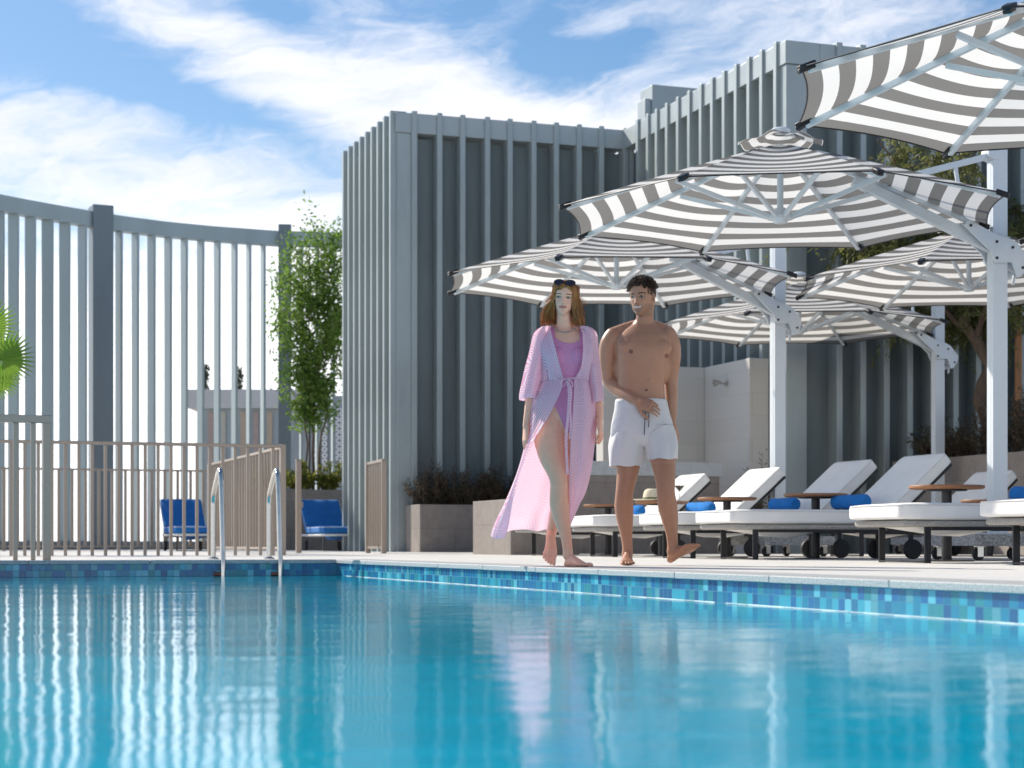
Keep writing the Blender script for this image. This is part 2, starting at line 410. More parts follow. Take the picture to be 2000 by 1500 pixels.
def fin(v, u, along_u):
    if along_u not in proto:
        o = fin_mesh(along_u, .24).build('fin', fin_m, bl, bevel=.006); proto[along_u] = o
    else:
        o = proto[along_u].copy(); COL.objects.link(o); o.parent = bl
    o.location = (v-boff[0], u-boff[1], 0)
for k in range(9): fin(V1-.06, U2+.10+.372*k, True)
for px in (806, 855, 900, 948.5, 992.5, 1039, 1083, 1127.5, 1171): fin(v_at(px+3, U2), U2-.02, False)
for px in (1222, 1233): fin(v_at(px, U2), U2-.02, False)
for px in (1245, 1265, 1282.5, 1302.5, 1324, 1346, 1369, 1391, 1414, 1437.5, 1462.5, 1487.5, 1515): fin(V3-.02, u_at(px+2, V3), True)
vv = v_at(1638, U4)
for k in range(14): fin(vv+k*.352, U4-.02, False)

# travertine shower niche, low walls and planters
tv = thing('stone_shower_wall', 'pale travertine shower wall with a return behind the man', 'wall', W(5.2, 8.05), TH)
o_ = (5.2, 8.05, 0)
m = MB(); m.box(v_at(1178, 8.05), 7.12, 8.05, 8.3, 0, 2.55); m.box(7.122, 7.40, 6.68, 8.3, 0, 2.551); m.build('wall', travertine_m, tv, off=o_, bevel=.006)
sh = thing('shower_head', 'small chrome shower spout fixed on the pale travertine wall', 'shower head', W(7.11, 7.35, 2.27), TH)
m = MB(); m.lathe([(.028, 0), (.028, .012), (.012, .014), (.012, .08)], 16, M=Matrix.Rotation(R(-90), 3, 'Y')); m.build('arm', chrome_m, sh, smooth=40)
m = MB(); m.lathe([(.012, 0), (.02, .02), (.05, .10), (.048, .106)], 16, c=(-.075, 0, .02), M=Matrix.Rotation(R(-100), 3, 'Y')); m.build('spray_plate', chrome_m, sh, smooth=40)

def planter(name, label, v0, v1, u0, u1, h, wall=brown_m, cat='planter', t=.06):
    e = thing(name, label, cat, W((v0+v1)/2, u0), TH); off = ((v0+v1)/2, u0, 0)
    m = MB(); m.box(v0, v1, u0, u0+t, 0, h); m.box(v0, v0+t, u0+t+.001, u1, 0, h-.001); m.box(v1-t, v1, u0+t+.001, u1, 0, h-.001); m.box(v0+t, v1-t, u1-t, u1-.002, 0, h-.001)
    m.build('wall', wall, e, off=off, bevel=.004)
    m = MB(); m.box(v0+t+.001, v1-t-.001, u0+t+.001, u1-t-.003, .02, h-.06); m.build('soil', soil_m, e, off=off)
    return e
planter('stone_planter', 'brown stone planter in front of the grey finned building left of the woman', 3.92, 6.6, 11.05, 11.83, .705)
planter('stone_planter', 'low brown stone planter box beside the trailing pink robe', 3.21, 4.05, 4.9, 6.3, .64)
planter('stone_planter', 'long brown stone planter wall behind the loungers at the right, below the acacia', 8.9, 15.5, -6, 6.1, 1.2)
planter('stone_planter', 'brown stone planter behind the slatted gate under the slender leafy tree', 2.75, 5.9, 18.2, 19.3, 1.12)
e = thing('low_wall', 'low brown wall with a pale grey stone coping behind the man', 'wall', W(5.6, 6.6), TH); off = (5.6, 6.6, 0)
m = MB(); m.box(4.55, 6.66, 6.62, 6.9, 0, .99); m.build('wall', brown_m, e, off=off, bevel=.004)
m = MB(); m.box(4.5, 6.7, 6.6, 6.95, .991, 1.17); m.build('coping', pm('pale_coping', (.50, .52, .53), .6, 0, .12, 12), e, off=off, bevel=.006)

# ------------------------------------------------------------------ curved louvre screen
scr = thing('louvre_screen', 'tall curved blue grey louvre screen at the left with the sky behind', 'screen', at(400, 37.5))
so = tuple(scr.location)
cp = [(-120, 33.0), (0, 34.2), (87, 35.05), (173, 35.85), (222, 36.3), (312, 37.0), (416, 37.6), (537, 38.15), (659, 38.35), (760, 38.3)]
def Dc(px): return float(np.interp(px, [a for a, b in cp], [b for a, b in cp]))
pts = [at(px, Dc(px)) for px in range(-120, 770, 22)]
def strip(name, mat, z0, z1, half):
    m = MB(); n = len(pts); vs = []
    for i, p in enumerate(pts):
        d_ = (pts[min(i+1, n-1)]-pts[max(i-1, 0)]).normalized(); a = Vector((d_.y, -d_.x, 0))*half
        for q in ((p+a, z0), (p-a, z0), (p-a, z1), (p+a, z1)): vs.append((q[0].x, q[0].y, q[1]))
    fs = [(i*4+k, i*4+(k+1) % 4, (i+1)*4+(k+1) % 4, (i+1)*4+k) for i in range(n-1) for k in range(4)]+[(0, 1, 2, 3), tuple((n-1)*4+k for k in (3, 2, 1, 0))]
    m.add(vs, fs); return m.build(name, mat, scr, off=so)
strip('top_beam', screen_m, 6.37, 6.67, .12); strip('plinth', postd_m, 0, .17, .16)
blades = [(-47, -26), (-14, 8), (17, 36), (50, 69), (83, 103), (117, 136), (153, 169), (226, 239), (258, 271), (289, 303), (322, 335), (354, 366), (386, 398), (419, 430), (453, 463), (482, 490), (510, 518), (586, 591), (617, 622), (648, 653)]
for a, b in blades:
    D = Dc((a+b)/2); dpl = .25; wd = (b-a)/F*D
    wd *= 1.18; ph = math.asin(min(.95, wd/dpl)); c0 = at((a+b)/2, D)
    dr = Vector((math.sin(ph), -math.cos(ph), 0)); m = MB(); tt = Vector((dr.y, -dr.x, 0))
    m.bar(Vector((0, 0, .17)), Vector((0, 0, 6.37)), .052, dpl, up=dr)
    o = m.build('blade', screen_m, scr, bevel=.004); o.location = c0-scr.location
for a, b in ((172, 222), (541, 572)):
    D = Dc((a+b)/2)-.05; p0 = at((a+b)/2, D); wd = (b-a)/F*D
    m = MB(); m.bar(Vector((0, 0, 0)), Vector((0, 0, 6.8)), wd*.80, wd*.9, up=Vector((.42, -.9, 0)) if a < 300 else Vector((.1, -1, 0)))
    o = m.build('post', postd_m, scr, bevel=.008); o.location = p0-scr.location

# far things seen between the blades
pv = thing('pavilion', 'low pavilion with coloured vertical stripes seen between the louvre blades', 'building', at(455, 62))
s_ = F/62
stripe_m = pm('pavilion_blue', (.30, .34, .36), .6, 0, .1, 1); ochre_m = pm('pavilion_ochre', (.40, .32, .24), .7, 0, .15, 1); rust_m = pm('pavilion_rust', (.36, .28, .25), .7); tan_m = pm('pavilion_tan', (.42, .40, .34), .7)
roofg = pm('pavilion_roof', (.46, .46, .46), .7, 0, .1, 1)
x0, x1 = (395-455)/s_, (620-455)/s_
m = MB(); m.box(x0, x1, 0, 6, -1.7, 4.7); m.build('wall', stripe_m, pv)
m = MB(); m.add([(x0-.02, 0.02, -1.7), (x0-.7, 6, -1.7), (x0-.7, 6, 4.6), (x0-.02, .02, 4.6)], [(0, 1, 2, 3)]); m.add([(x0-.04, 0.02, -1.7), (x0-.74, 6, -1.7), (x0-.74, 6, 4.6), (x0-.04, .02, 4.6)], [(3, 2, 1, 0)]); m.build('side_wall', ochre_m, pv)
m = MB(); m.box(x0-.45, x1+.2, -.25, 6.3, 4.71, 5.35); m.build('roof', roofg, pv)
for px, mt in ((412, rust_m), (436, tan_m), (475, ochre_m), (500, rust_m), (527, ochre_m), (560, rust_m), (590, tan_m)):
    m = MB(); m.box((px-455)/s_-.09, (px-455)/s_+.09, -.06, -.004, -1.7, 4.6); m.build('stripe_panel', mt, pv)
rb = thing('rear_building', 'grey building with a white perforated panel behind the slender tree', 'building', at(640, 52))
s2 = F/52; gw = pm('rear_wall', (.26, .29, .31), .6, 0, .1, .8)
m = MB(); m.box((575-640)/s2, (800-640)/s2, 0, 5, -1.7, 4.35); m.build('wall', gw, rb)
def perf():
    m, nt, o = newmat('perforated_panel'); p = nd(nt, 'ShaderNodeBsdfPrincipled'); nt.links.new(p.outputs[0], o.inputs[0])
    s = nd(nt, 'ShaderNodeSeparateXYZ'); nt.links.new(objco(nt), s.inputs[0]); x, y, z = (E(nt, k) for k in s.outputs)
    fx = (x/.17).op('FRACT')-.5; fz = (z/.17).op('FRACT')-.5
    r = (fx*fx+fz*fz).op('SQRT'); ring = (r-.33).op('ABSOLUTE').op('LESS_THAN', .1)
    nt.links.new(mixc(nt, ring, (.25, .27, .29), (.8, .8, .8)), p.inputs['Base Color']); return m
perf_m = perf()
for px in (619, 634, 662):
    m = MB(); m.box((px-640)/s2-.09, (px-640)/s2+.09, -.05, -.004, 2.2, 4.0); m.build('perforated_panel', perf_m, rb)

# ------------------------------------------------------------------ fences, gates
def fence(name, label, p0, p1, h, pitch, cat='fence', bw=.034, posts=(1,), rail=.035, floor_gap=.06, group=None, bottom=True):
    (v0, u0), (v1, u1) = p0, p1
    e = thing(name, label, cat, W(v0, u0), TH, group)
    L = math.hypot(v1-v0, u1-u0); a = math.atan2(u1-u0, v1-v0); e.rotation_euler.z += a
    m = MB(); m.box(0.0, L, -rail*.75, rail*.75, h-rail, h); m.build('top_rail', steel_m, e, bevel=.003)
    if bottom:
        m = MB(); m.box(0.03, L-.03, -rail/2, rail/2, floor_gap, floor_gap+.03); m.build('bottom_rail', steel_m, e, bevel=.003)
    m = MB(); m.box(-bw/2, bw/2, -.008-bw/4, .008+bw/4, floor_gap+.031 if bottom else .0, h-rail-.001)
    n = int(L/pitch); first = None
    for k in range(1, n):
        if first is None: first = o = m.build('baluster', steel_m, e, bevel=.002)
        else: o = first.copy(); COL.objects.link(o); o.parent = e
        o.location = (k*L/n, 0, 0)
    for q in posts:
        m = MB(); m.box(-.03, .03, -.032, .032, 0, h+.004); o = m.build('post', steel_m, e, bevel=.003); o.location = ((L-.03)*q+.03*(1-q), 0, 0)
    return e
fence('metal_fence', 'long champagne steel fence with thin uprights across the pool end', (-6.5, 5.31), (.69, 5.31), 1.235, .14, posts=(0, 1), bottom=False)
fence('metal_fence', 'receding champagne steel fence panel running back from the fence corner post', (.69, 5.39), (.69, 10.3), 1.225, .17, posts=(1,), rail=.03, bw=.022)
fence('metal_fence', 'distant dark railed fence in front of the curved louvre screen', (-8.6, 17.3), (2.0, 17.3), 1.42, .112, posts=(0, .33, .66, 1), bw=.05)
fence('pool_gate', 'champagne steel gate leaf standing open beside the finned building corner', (2.62, 9.1), (2.56, 8.02), 1.22, .105, 'gate', posts=(0, 1))
fence('fence_panel', 'short near steel fence panel at the pool edge, left edge of the photo', (-4.6, .16), (-2.3, .16), 1.15, .13, 'fence', posts=(1,), rail=.06, bottom=False)
m = MB(); m.box(-.035, .035, -.035, .035, 0, 1.26); m.box(-.04, .04, -.04, .04, 1.261, 1.275); m.box(.036, .06, -.02, .02, .62, .70)
tag(placed(m.build('gate_post', steel_m, bevel=.003), 1.8, 9.68), 'single steel gate post left of the blue lounger by the building', 'post')

# pool ladder
ld = thing('pool_ladder', 'polished steel pool ladder with two bent grab rails at the pool end', 'ladder', W(-.72, .2), TH)
for x in (-.235, .235):
    pts_ = [(x, .24, 0.0), (x, .24, .40), (x, .235, .50), (x, .20, .57), (x, 0.03, .70), (x, -.05, .735), (x, -.10, .715), (x, -.13, .64), (x, -.20, .10), (x, -.225, -.2), (x, -.225, -1.2)]
    P = [Vector(p) for p in pts_]; q = []
    for i in range(len(P)-1):
        a, b, c_, d_ = P[max(i-1, 0)], P[i], P[i+1], P[min(i+2, len(P)-1)]
        for k in range(6):
            t_ = k/6; q.append(.5*((2*b)+(c_-a)*t_+(2*a-5*b+4*c_-d_)*t_*t_+(3*b-a-3*c_+d_)*t_**3))
    q.append(P[-1]); m = MB(); m.tube(q, .0215, 14, up=Vector((1, 0, 0))); hr = m.build('handrail', chrome_m, ld, smooth=60)
    m = MB(); m.lathe([(.05, .0012), (.05, .008), (.03, .02), (.024, .022)], 20, c=(x, .24, 0)); m.build('flange', chrome_m, hr, smooth=40)
    m = MB(); m.tube([(x-.0, -.215, -.115), (x-.07, -.19, -.115)], .016, 10); m.build('wall_bracket', pm('bracket_copper', (.30, .12, .07), .4, .6), hr, smooth=60)
for z in (-.45, -.75, -1.05):
    m = MB(); m.box(-.21, .21, -.27, -.19, z-.015, z+.015); m.build('tread', chrome_m, ld)

# ------------------------------------------------------------------ umbrellas
RC, RIM, APEX, ARM = 1.78, 2.69, 3.26, 1.87
def vdir(k): a = math.pi+k*math.pi/4; return Vector((math.cos(a), math.sin(a), 0))   # k=4 points at the pole
def canopy_pt(k, w, t):           # panel k, w in 0..1 across it, t in 0..1 from apex to rim
    a, b = vdir(k), vdir(k+1); p = (a*(1-w)+b*w); q = 1-(2*w-1)**2
    p = p*RC*t*(1-.028*q*t*t)
    z = APEX-(APEX-RIM)*(t**1.06)-.05*q*t*(1.15-t)*2+.03*q*t**6
    return Vector((p.x-ARM, p.y, z))
def make_umbrella():
    e = thing('cantilever_umbrella', '', 'umbrella')
    m = MB(); uv = []; nt_, nw = 26, 10
    for k in range(8):
        base = len(m.v); vs = []; fs = []
        for i in range(nt_+1):
            t_ = .09+(1-.09)*i/nt_
            for j in range(nw+1): vs.append(canopy_pt(k, j/nw, t_)); uv.append((t_, k+j/nw))
        for i in range(nt_):
            for j in range(nw): a = i*(nw+1)+j; fs.append((a, a+1, a+nw+2, a+nw+1))
        m.add(vs, fs)
    m.uv = uv; cn = m.build('canopy', canvas_m, e, smooth=60)
    # hem
    m = MB()
    for k in range(8): m.tube([canopy_pt(k, j/10, 1.0)+Vector((0, 0, -.002)) for j in range(11)], .005, 5)
    m.build('hem', dark_m, cn, smooth=60)
    # raised wavy vent cap
    m = MB(); uv = []; vs = []; fs = []; na, nr = 64, 7
    for i in range(nr+1):
        t_ = i/nr; r = .03+.30*t_
        for j in range(na):
            a = 2*math.pi*j/na; wv_ = math.sin(a*8)*.5+.5
            vs.append((r*math.cos(a)-ARM, r*math.sin(a), APEX+.075-.09*t_+.05*wv_*t_**2*(.7+.5*math.sin(a*3+1)))); uv.append((.04+.26*t_, a))
    for i in range(nr):
        for j in range(na): fs.append((i*na+j, i*na+(j+1) % na, (i+1)*na+(j+1) % na, (i+1)*na+j))
    m.add(vs, fs); m.uv = uv; m.build('vent_cap', canvas_m, e, smooth=80)
    m = MB(); m.lathe([(.03, 0), (.075, .005), (.08, .03), (.06, .045), (.01, .05)], 20, c=(-ARM, 0, APEX+.07)); m.build('finial', alu_m, e, smooth=50)
    HUBZ = 2.66
    m = MB(); m.lathe([(.02, -.03), (.05, -.025), (.06, 0), (.10, .004), (.10, .03), (.05, .035), (.045, .09), (.02, .09)], 20, c=(-ARM, 0, HUBZ)); m.lathe([(.025, 0), (.025, .5)], 12, c=(-ARM, 0, HUBZ+.09)); m.build('hub', alu_m, e, smooth=40)
    for k in range(8):
        d_ = vdir(k); c0 = Vector((-ARM, 0, 0))
        pp = [c0+d_*RC*t_+Vector((0, 0, APEX-(APEX-RIM)*(t_**1.06)-.028)) for t_ in (.04, .2, .4, .6, .8, .97)]
        m = MB()
        for a, b in zip(pp, pp[1:]): m.bar(a, b+(b-a)*.01, .032, .036)
        rib = m.build('rib', alu_m, e, bevel=.003)
        tp = c0+d_*RC*.955+Vector((0, 0, RIM+.03)); tq = c0+d_*(RC+.012)+Vector((0, 0, RIM-.008))
        m = MB(); m.bar(tp, tq, .056, .024); m.bar(tp-Vector((0, 0, .018)), tq-Vector((0, 0, .018)), .042, .024); m.build('pocket', dark_m, rib, bevel=.006)
        m = MB(); m.bar(c0+d_*.07+Vector((0, 0, HUBZ+.018)), c0+d_*.86+Vector((0, 0, APEX-(APEX-RIM)*(.506**1.06)-.055)), .026, .034)
        m.build('strut', alu_m, rib, bevel=.003)
    # arm under the rib, bracket, pole, stay, slab
    m = MB(); m.bar((-.02, 0, 2.50), (-ARM+.62, 0, 3.0), .06, .085); m.build('arm', alu_m, e, bevel=.005)
    br = MB(); poly = [(-.34, .22), (-.29, .27), (-.08, .17), (.07, .13), (.13, .10), (.235, -.02), (.225, -.09), (.17, -.17), (.13, -.18), (.085, -.06), (-.06, -.07), (-.10, .02)]
    for y0, y1 in ((-.085, -.068), (.068, .085)): br.prism(poly, lambda a, b, t_: (a, t_, 2.45+b), y0, y1)
    bk = br.build('bracket', alu_m, e, bevel=.003)
    m = MB()
    for a, b in ((-.28, .22), (-.05, .10), (-.05, -.03), (.09, .06), (.18, -.10)):
        for s in (-1, 1): m.lathe([(.012, 0), (.012, .006), (.005, .008)], 8, c=(a, s*.0855, 2.45+b), M=Matrix.Rotation(R(-90*s), 3, 'X'))
    m.build('bolt', dark_m, bk, smooth=40)
    m = MB(); m.bar((.10, 0, 2.40), (.20, 0, 2.34), .05, .10); m.tube([(.19, 0, 2.37), (.15, 0, 2.28), (.14, 0, 2.22)], .014, 8); m.build('crank_handle', alu_m, e, bevel=.004)
    m = MB(); m.box(-.064, .064, -.05, .05, .2, 3.34); m.box(-.0655, -.0642, -.014, .014, .25, 3.3); m.build('pole', alu_m, e, bevel=.008)
    m = MB(); m.bar((.0, .0, 3.27), (-1.0, 0, 2.99), .045, .05); m.bar((-.37, 0, 3.15), (-.30, 0, 2.72), .022, .03); m.tube([(-.05, -.065, 3.27), (-.05, .065, 3.27)], .06, 14); m.build('stay', alu_m, e, bevel=.003)
    m = MB(); m.box(-.42, .42, -.42, .42, .115, .205); sl = m.build('base_slab', granite_m, e, bevel=.005)
    m = MB(); m.box(-.14, .14, -.14, .14, .206, .22); m.build('base_plate', alu_m, sl, bevel=.004)
    for sx_ in (-1, 1):
        for sy_ in (-1, 1):
            m = MB(); cx, cy = sx_*.34, sy_*.34
            m.lathe([(.05, .108), (.05, .1148)], 12, c=(cx, cy, 0)); m.box(cx-.03, cx+.02, cy-.028, cy-.022, .03, .108); m.box(cx-.03, cx+.02, cy+.022, cy+.028, .03, .108)
            cs = m.build('caster', chrome_m, sl)
            m = MB(); m.lathe([(.02, -.018), (.045, -.018), (.05, -.01), (.05, .01), (.045, .018), (.02, .018)], 18, c=(cx-.012, cy, .05), M=Matrix.Rotation(R(90), 3, 'X')); m.build('wheel', rubber_m, cs, smooth=40)
    return e
umb = make_umbrella()
GU = 'striped cantilever umbrellas over the loungers'
for i, (v, u, lab) in enumerate((
        (3.06, -1.98, 'striped umbrella in the middle on the tall white pole at the right'),
        (3.27, 1.88, 'striped umbrella directly above the heads of the woman and the man'),
        (2.86, -6.16, 'nearest striped umbrella cut by the top right corner of the photo'),
        (6.62, .85, 'striped umbrella behind the right white pole, above the round drinks table and loungers'),
        (6.80, 4.72, 'lowest looking striped umbrella right of the man, in front of the dark fins'),
        (6.70, -2.95, 'striped umbrella showing only its black tipped corner at the right edge'))):
    o = umb if i == 0 else copy_tree(umb)
    yw = R((14, 24.5, 14, 17, 17, 16)[i]); o.rotation_euler = (0, 0, yw); o.location = W(v, u)+Vector((math.cos(yw), math.sin(yw), 0))*ARM; tag(o, lab, 'umbrella', GU)

# ------------------------------------------------------------------ loungers, tables, towels
def cushion(x0, x1, y0, y1, z0, z1, nx=14, ny=8, nz=4, r=.030, puff=.007):
    m = MB(); bm_ = bmesh.new(); bmesh.ops.create_cube(bm_, size=2)
    bmesh.ops.subdivide_edges(bm_, edges=bm_.edges[:], cuts=9, use_grid_fill=True)
    hx, hy, hz = (x1-x0)/2, (y1-y0)/2, (z1-z0)/2
    vs = []
    for v_ in bm_.verts:
        c_ = Vector((v_.co.x*hx, v_.co.y*hy, v_.co.z*hz))
        # cluster grid lines at the edges and round them
        q = Vector([math.copysign(abs(v_.co[i])**.6, v_.co[i])*h for i, h in enumerate((hx, hy, hz))])
        inner = Vector([max(-h+r, min(h-r, q[i])) for i, h in enumerate((hx, hy, hz))])
        dlt = q-inner
        if dlt.length > r: dlt = dlt.normalized()*r
        p = inner+dlt
        f = (1-(p.x/hx)**4)*(1-(p.y/hy)**4)
        p.z += math.copysign(puff*f, p.z) if abs(p.z) > hz*.3 else 0
        p += Vector((0, 0, .004*mnoise.noise(Vector((p.x*5+x0*3, p.y*7, 1.3)))))
        vs.append(p+Vector(((x0+x1)/2, (y0+y1)/2, (z0+z1)/2)))
    bm_.verts.index_update(); fs = [tuple(v_.index for v_ in f_.verts) for f_ in bm_.faces]; bm_.free()
    return m.add(vs, fs)
SEAT = 1.46; BA = R(41)
def tiltm(m):                     # hinge the backrest up
    c_, s = math.cos(BA), math.sin(BA)
    m.v = [(SEAT+(x-SEAT)*c_-(z-.30)*s, y, .30+(x-SEAT)*s+(z-.30)*c_) for x, y, z in m.v]; return m
def make_lounger(cloth, mat_frame):
    e = thing('sun_lounger', '', 'sun lounger')
    cushion(-.02, SEAT+.01, -.355, .355, .298, .41).build('seat_cushion', cloth, e, smooth=180)
    tiltm(cushion(SEAT+.03, SEAT+.80, -.355, .355, .298, .41)).build('back_cushion', cloth, e, smooth=180)
    def pipe(x0, x1, z):
        q = []
        for cx, cy, a0 in ((x1-.05, .305, 0), (x0+.05, .305, 90), (x0+.05, -.305, 180), (x1-.05, -.305, 270)):
            for k in range(5): a = R(a0+k*22.5); q.append((cx+.049*math.cos(a), cy+.049*math.sin(a), z))
        return MB().tube(q+[q[0]], .0042, 5)
    pipe(-.022, SEAT+.012, .396).build('piping', piping_m, [c for c in e.children if c.name.startswith('seat_cushion')][0], smooth=60)
    tiltm(pipe(SEAT+.028, SEAT+.802, .396)).build('piping', piping_m, [c for c in e.children if c.name.startswith('back_cushion')][0], smooth=60)
    m = MB(); m.box(.015, SEAT+.45, -.335, .335, .25, .292); fr = m.build('frame', mat_frame, e, bevel=.02, seg=3)
    m = tiltm(MB().box(SEAT+.02, SEAT+.79, -.33, .33, .27, .294)); m.build('back_frame', dark_m, e, bevel=.006)
    m = MB(); m.bar((SEAT+.40, -.2, .40), (SEAT+.46, -.2, .27), .02, .03); m.bar((SEAT+.40, .2, .40), (SEAT+.46, .2, .27), .02, .03); m.build('back_prop', dark_m, e)
    for y in (-.30, .30):
        m = MB(); m.box(.20, .25, y-.008, y+.008, .0, .249); m.build('leg', dark_m, e, bevel=.004)
    m = MB(); m.box(.20, .25, -.29, .29, .004, .016); m.build('leg_runner', dark_m, e)
    m = MB(); m.box(.26, SEAT+.4, -.30, -.27, .225, .249); m.box(.26, SEAT+.4, .27, .30, .225, .249); m.build('under_rail', dark_m, e)
    m = MB(); m.add([(.18, -.2, .248), (.95, -.2, .248), (.95, .2, .248), (.18, .2, .248), (.45, -.05, .19), (.72, .08, .185)], [(0, 1, 4), (1, 5, 4), (1, 2, 5), (2, 3, 5), (3, 4, 5), (3, 0, 4), (0, 3, 2, 1)]); m.build('hanging_cover', cloth, e)
    for y in (-.27, .27):
        m = MB(); m.box(SEAT+.22, SEAT+.26, y-.008, y+.008, .03, .249); lg = m.build('rear_leg', dark_m, e)
        m = MB(); m.lathe([(.02, -.02), (.08, -.02), (.085, -.012), (.085, .012), (.08, .02), (.02, .02)], 26, c=(SEAT+.24, y+math.copysign(.032, y), .0855), M=Matrix.Rotation(R(90), 3, 'X')); m.build('wheel', rubber_m, e, smooth=40)
    return e
lng = make_lounger(cushion_m, rope_m)
GL = 'white sun loungers in the row by the pool'
rows = [(-5.21, 'white lounger with only its foot end showing at the right edge of the photo'),
        (-3.58, 'nearest white lounger with its black loop legs in full view'),
        (-.985, 'white lounger with the tallest looking backrest, left of the nearest lounger'),
        (.23, 'white lounger whose backrest stands second from the left white pole'),
        (2.03, "white lounger with its foot end behind the man's raised foot"),
        (3.78, 'farthest white lounger, half hidden behind the legs of the man and woman')]
for i, (u, lab) in enumerate(rows):
    o = lng if i == 0 else copy_tree(lng)
    placed(o, 2.97, u); tag(o, lab, 'sun lounger', GL)
o = copy_tree(lng); placed(o, 5.62, 1.9); tag(o, 'shaded white lounger of the second row behind the right pole', 'sun lounger', 'white sun loungers behind the first row')
bln = make_lounger(blue_cloth, white_cloth)
placed(bln, -.6, 15.9, rz=R(-8)); tag(bln, 'blue cushioned lounger behind the long steel fence', 'sun lounger', 'blue loungers by the louvre screen')
bln.location = at(385, 29.7); bln.rotation_euler = (0, 0, R(108))
b2 = copy_tree(bln); b2.location = at(672, 30.2); b2.rotation_euler = (0, 0, R(108)); tag(b2, 'blue cushioned lounger half hidden by the corner of the finned building', 'sun lounger', 'blue loungers by the louvre screen')
def towel_mb():
    m = MB(); n = 20; pts_ = []; L = .50
    prof = []
    for i in range(15):
        x = -L/2+L*i/14; r = .066*(1-.35*max(0, abs(2*x/L)-.93)/.07)+.003*math.sin(x*38)
        prof.append((r, x))
    vs = []
    for r, x in prof:
        for k in range(n):
            a = 2*math.pi*k/n; rr = r*(1+.07*math.sin(a*1+.5)+(.06 if k == 4 else 0)+.03*math.sin(3*a+x*9)); vs.append((rr*math.cos(a), x, .9*rr*math.sin(a)))
    fs = [(i*n+k, i*n+(k+1) % n, (i+1)*n+(k+1) % n, (i+1)*n+k) for i in range(14) for k in range(n)]+[tuple(range(n)), tuple(14*n+k for k in range(n))]
    return m.add(vs, fs)
tw = None
for v, u, lab in ((4.25, -.98, 'rolled blue towel on the sunlit lounger right of the white pole'), (4.25, .23, 'rolled blue towel behind the second round wooden table'),
                  (4.25, 2.03, 'rolled blue towel on the lounger just left of the thin white pole'), (4.25, 3.80, "rolled blue towel between the man's legs on the farthest lounger"),
                  (4.25, -3.58, 'rolled blue towel on the nearest lounger at the right edge')):
    if tw is None: tw = o = towel_mb().build('rolled_towel', towel_m, smooth=50)
    else: o = tw.copy(); COL.objects.link(o)
    placed(o, v, u, .487, rz=R(random.uniform(-4, 4))); tag(o, lab, 'towel', 'rolled blue towels on loungers')
def make_table():
    e = thing('side_table', '', 'side table')
    m = MB(); m.lathe([(.02, .54), (.26, .54), (.278, .548), (.28, .56), (.276, .568), (.02, .57)], 40); m.build('tabletop', teak_m, e, smooth=40)
    m = MB(); m.lathe([(.15, .527), (.15, .539)], 24); m.build('top_plate', dark_m, e, smooth=40)
    m = MB(); m.lathe([(.038, .012), (.038, .526)], 20); m.build('pedestal', dark_m, e, smooth=40)
    m = MB(); m.lathe([(.20, 0), (.20, .008), (.05, .0125)], 32); m.build('base', dark_m, e, smooth=40)
    return e
tb = make_table(); GT = 'round wooden side tables between loungers'
for i, (px, D, lab) in enumerate(((1849, 13.6, 'largest round wooden table at the right, above the nearest lounger'), (1593, 15.9, 'round wooden table right of the thin white pole'),
                                  (1420, 17.2, 'round wooden table just left of the thin white pole'), (1293, 18.8, 'round wooden table holding the straw hat'), (1188, 20.4, "round wooden table between the woman's robe and the man's leg"),
                                  (1932, 18.2, 'round wooden table farthest back behind the right white pole'))):
    o = tb if i == 0 else copy_tree(tb); o.location = at(px, D); tag(o, lab, 'side table', GT)
# hat and cocktail
hp = at(1274, 18.72, .571); ht = thing('straw_hat', 'pale straw sun hat with a dark band lying on a round table', 'hat', hp)
m = MB()
prof = [(.0, .125), (.05, .124), (.075, .112), (.09, .08), (.098, .03), (.105, .012), (.16, .008), (.205, .016), (.208, .012), (.16, .002), (.10, .001), (.02, .0)]
m.lathe([(max(r, .001), z) for r, z in prof], 36); m.build('hat_body', straw_m, ht, smooth=60)
m = MB(); m.lathe([(.1065, .012), (.1, .036), (.098, .036), (.103, .012)], 36); m.build('hat_band', band_m, ht, smooth=40)
gp = at(1327, 18.85, .571)
def glassm():
    m, nt, o = newmat('clear_glass'); p = nd(nt, 'ShaderNodeBsdfPrincipled'); nt.links.new(p.outputs[0], o.inputs[0])
    p.inputs['Base Color'].default_value = (.9, .93, .92, 1); p.inputs['Roughness'].default_value = .03; p.inputs['Transmission Weight'].default_value = .9; p.inputs['IOR'].default_value = 1.3; return m
glass_m = glassm(); drink_m = pm('yellow_drink', (.62, .52, .10), .2, 0, .15, 40)
cg = thing('cocktail_glass', 'stemmed cocktail glass with a pale yellow drink on the round table', 'glass', gp)
m = MB(); m.lathe([(.035, 0), (.035, .003), (.005, .008), (.004, .10), (.02, .115), (.06, .165), (.057, .165), (.018, .118), (.002, .11)], 24); m.build('glass', glass_m, cg, smooth=40)
m = MB(); m.lathe([(.003, .117), (.018, .122), (.0555, .160), (.003, .161)], 24); m.build('drink', drink_m, cg, smooth=40)
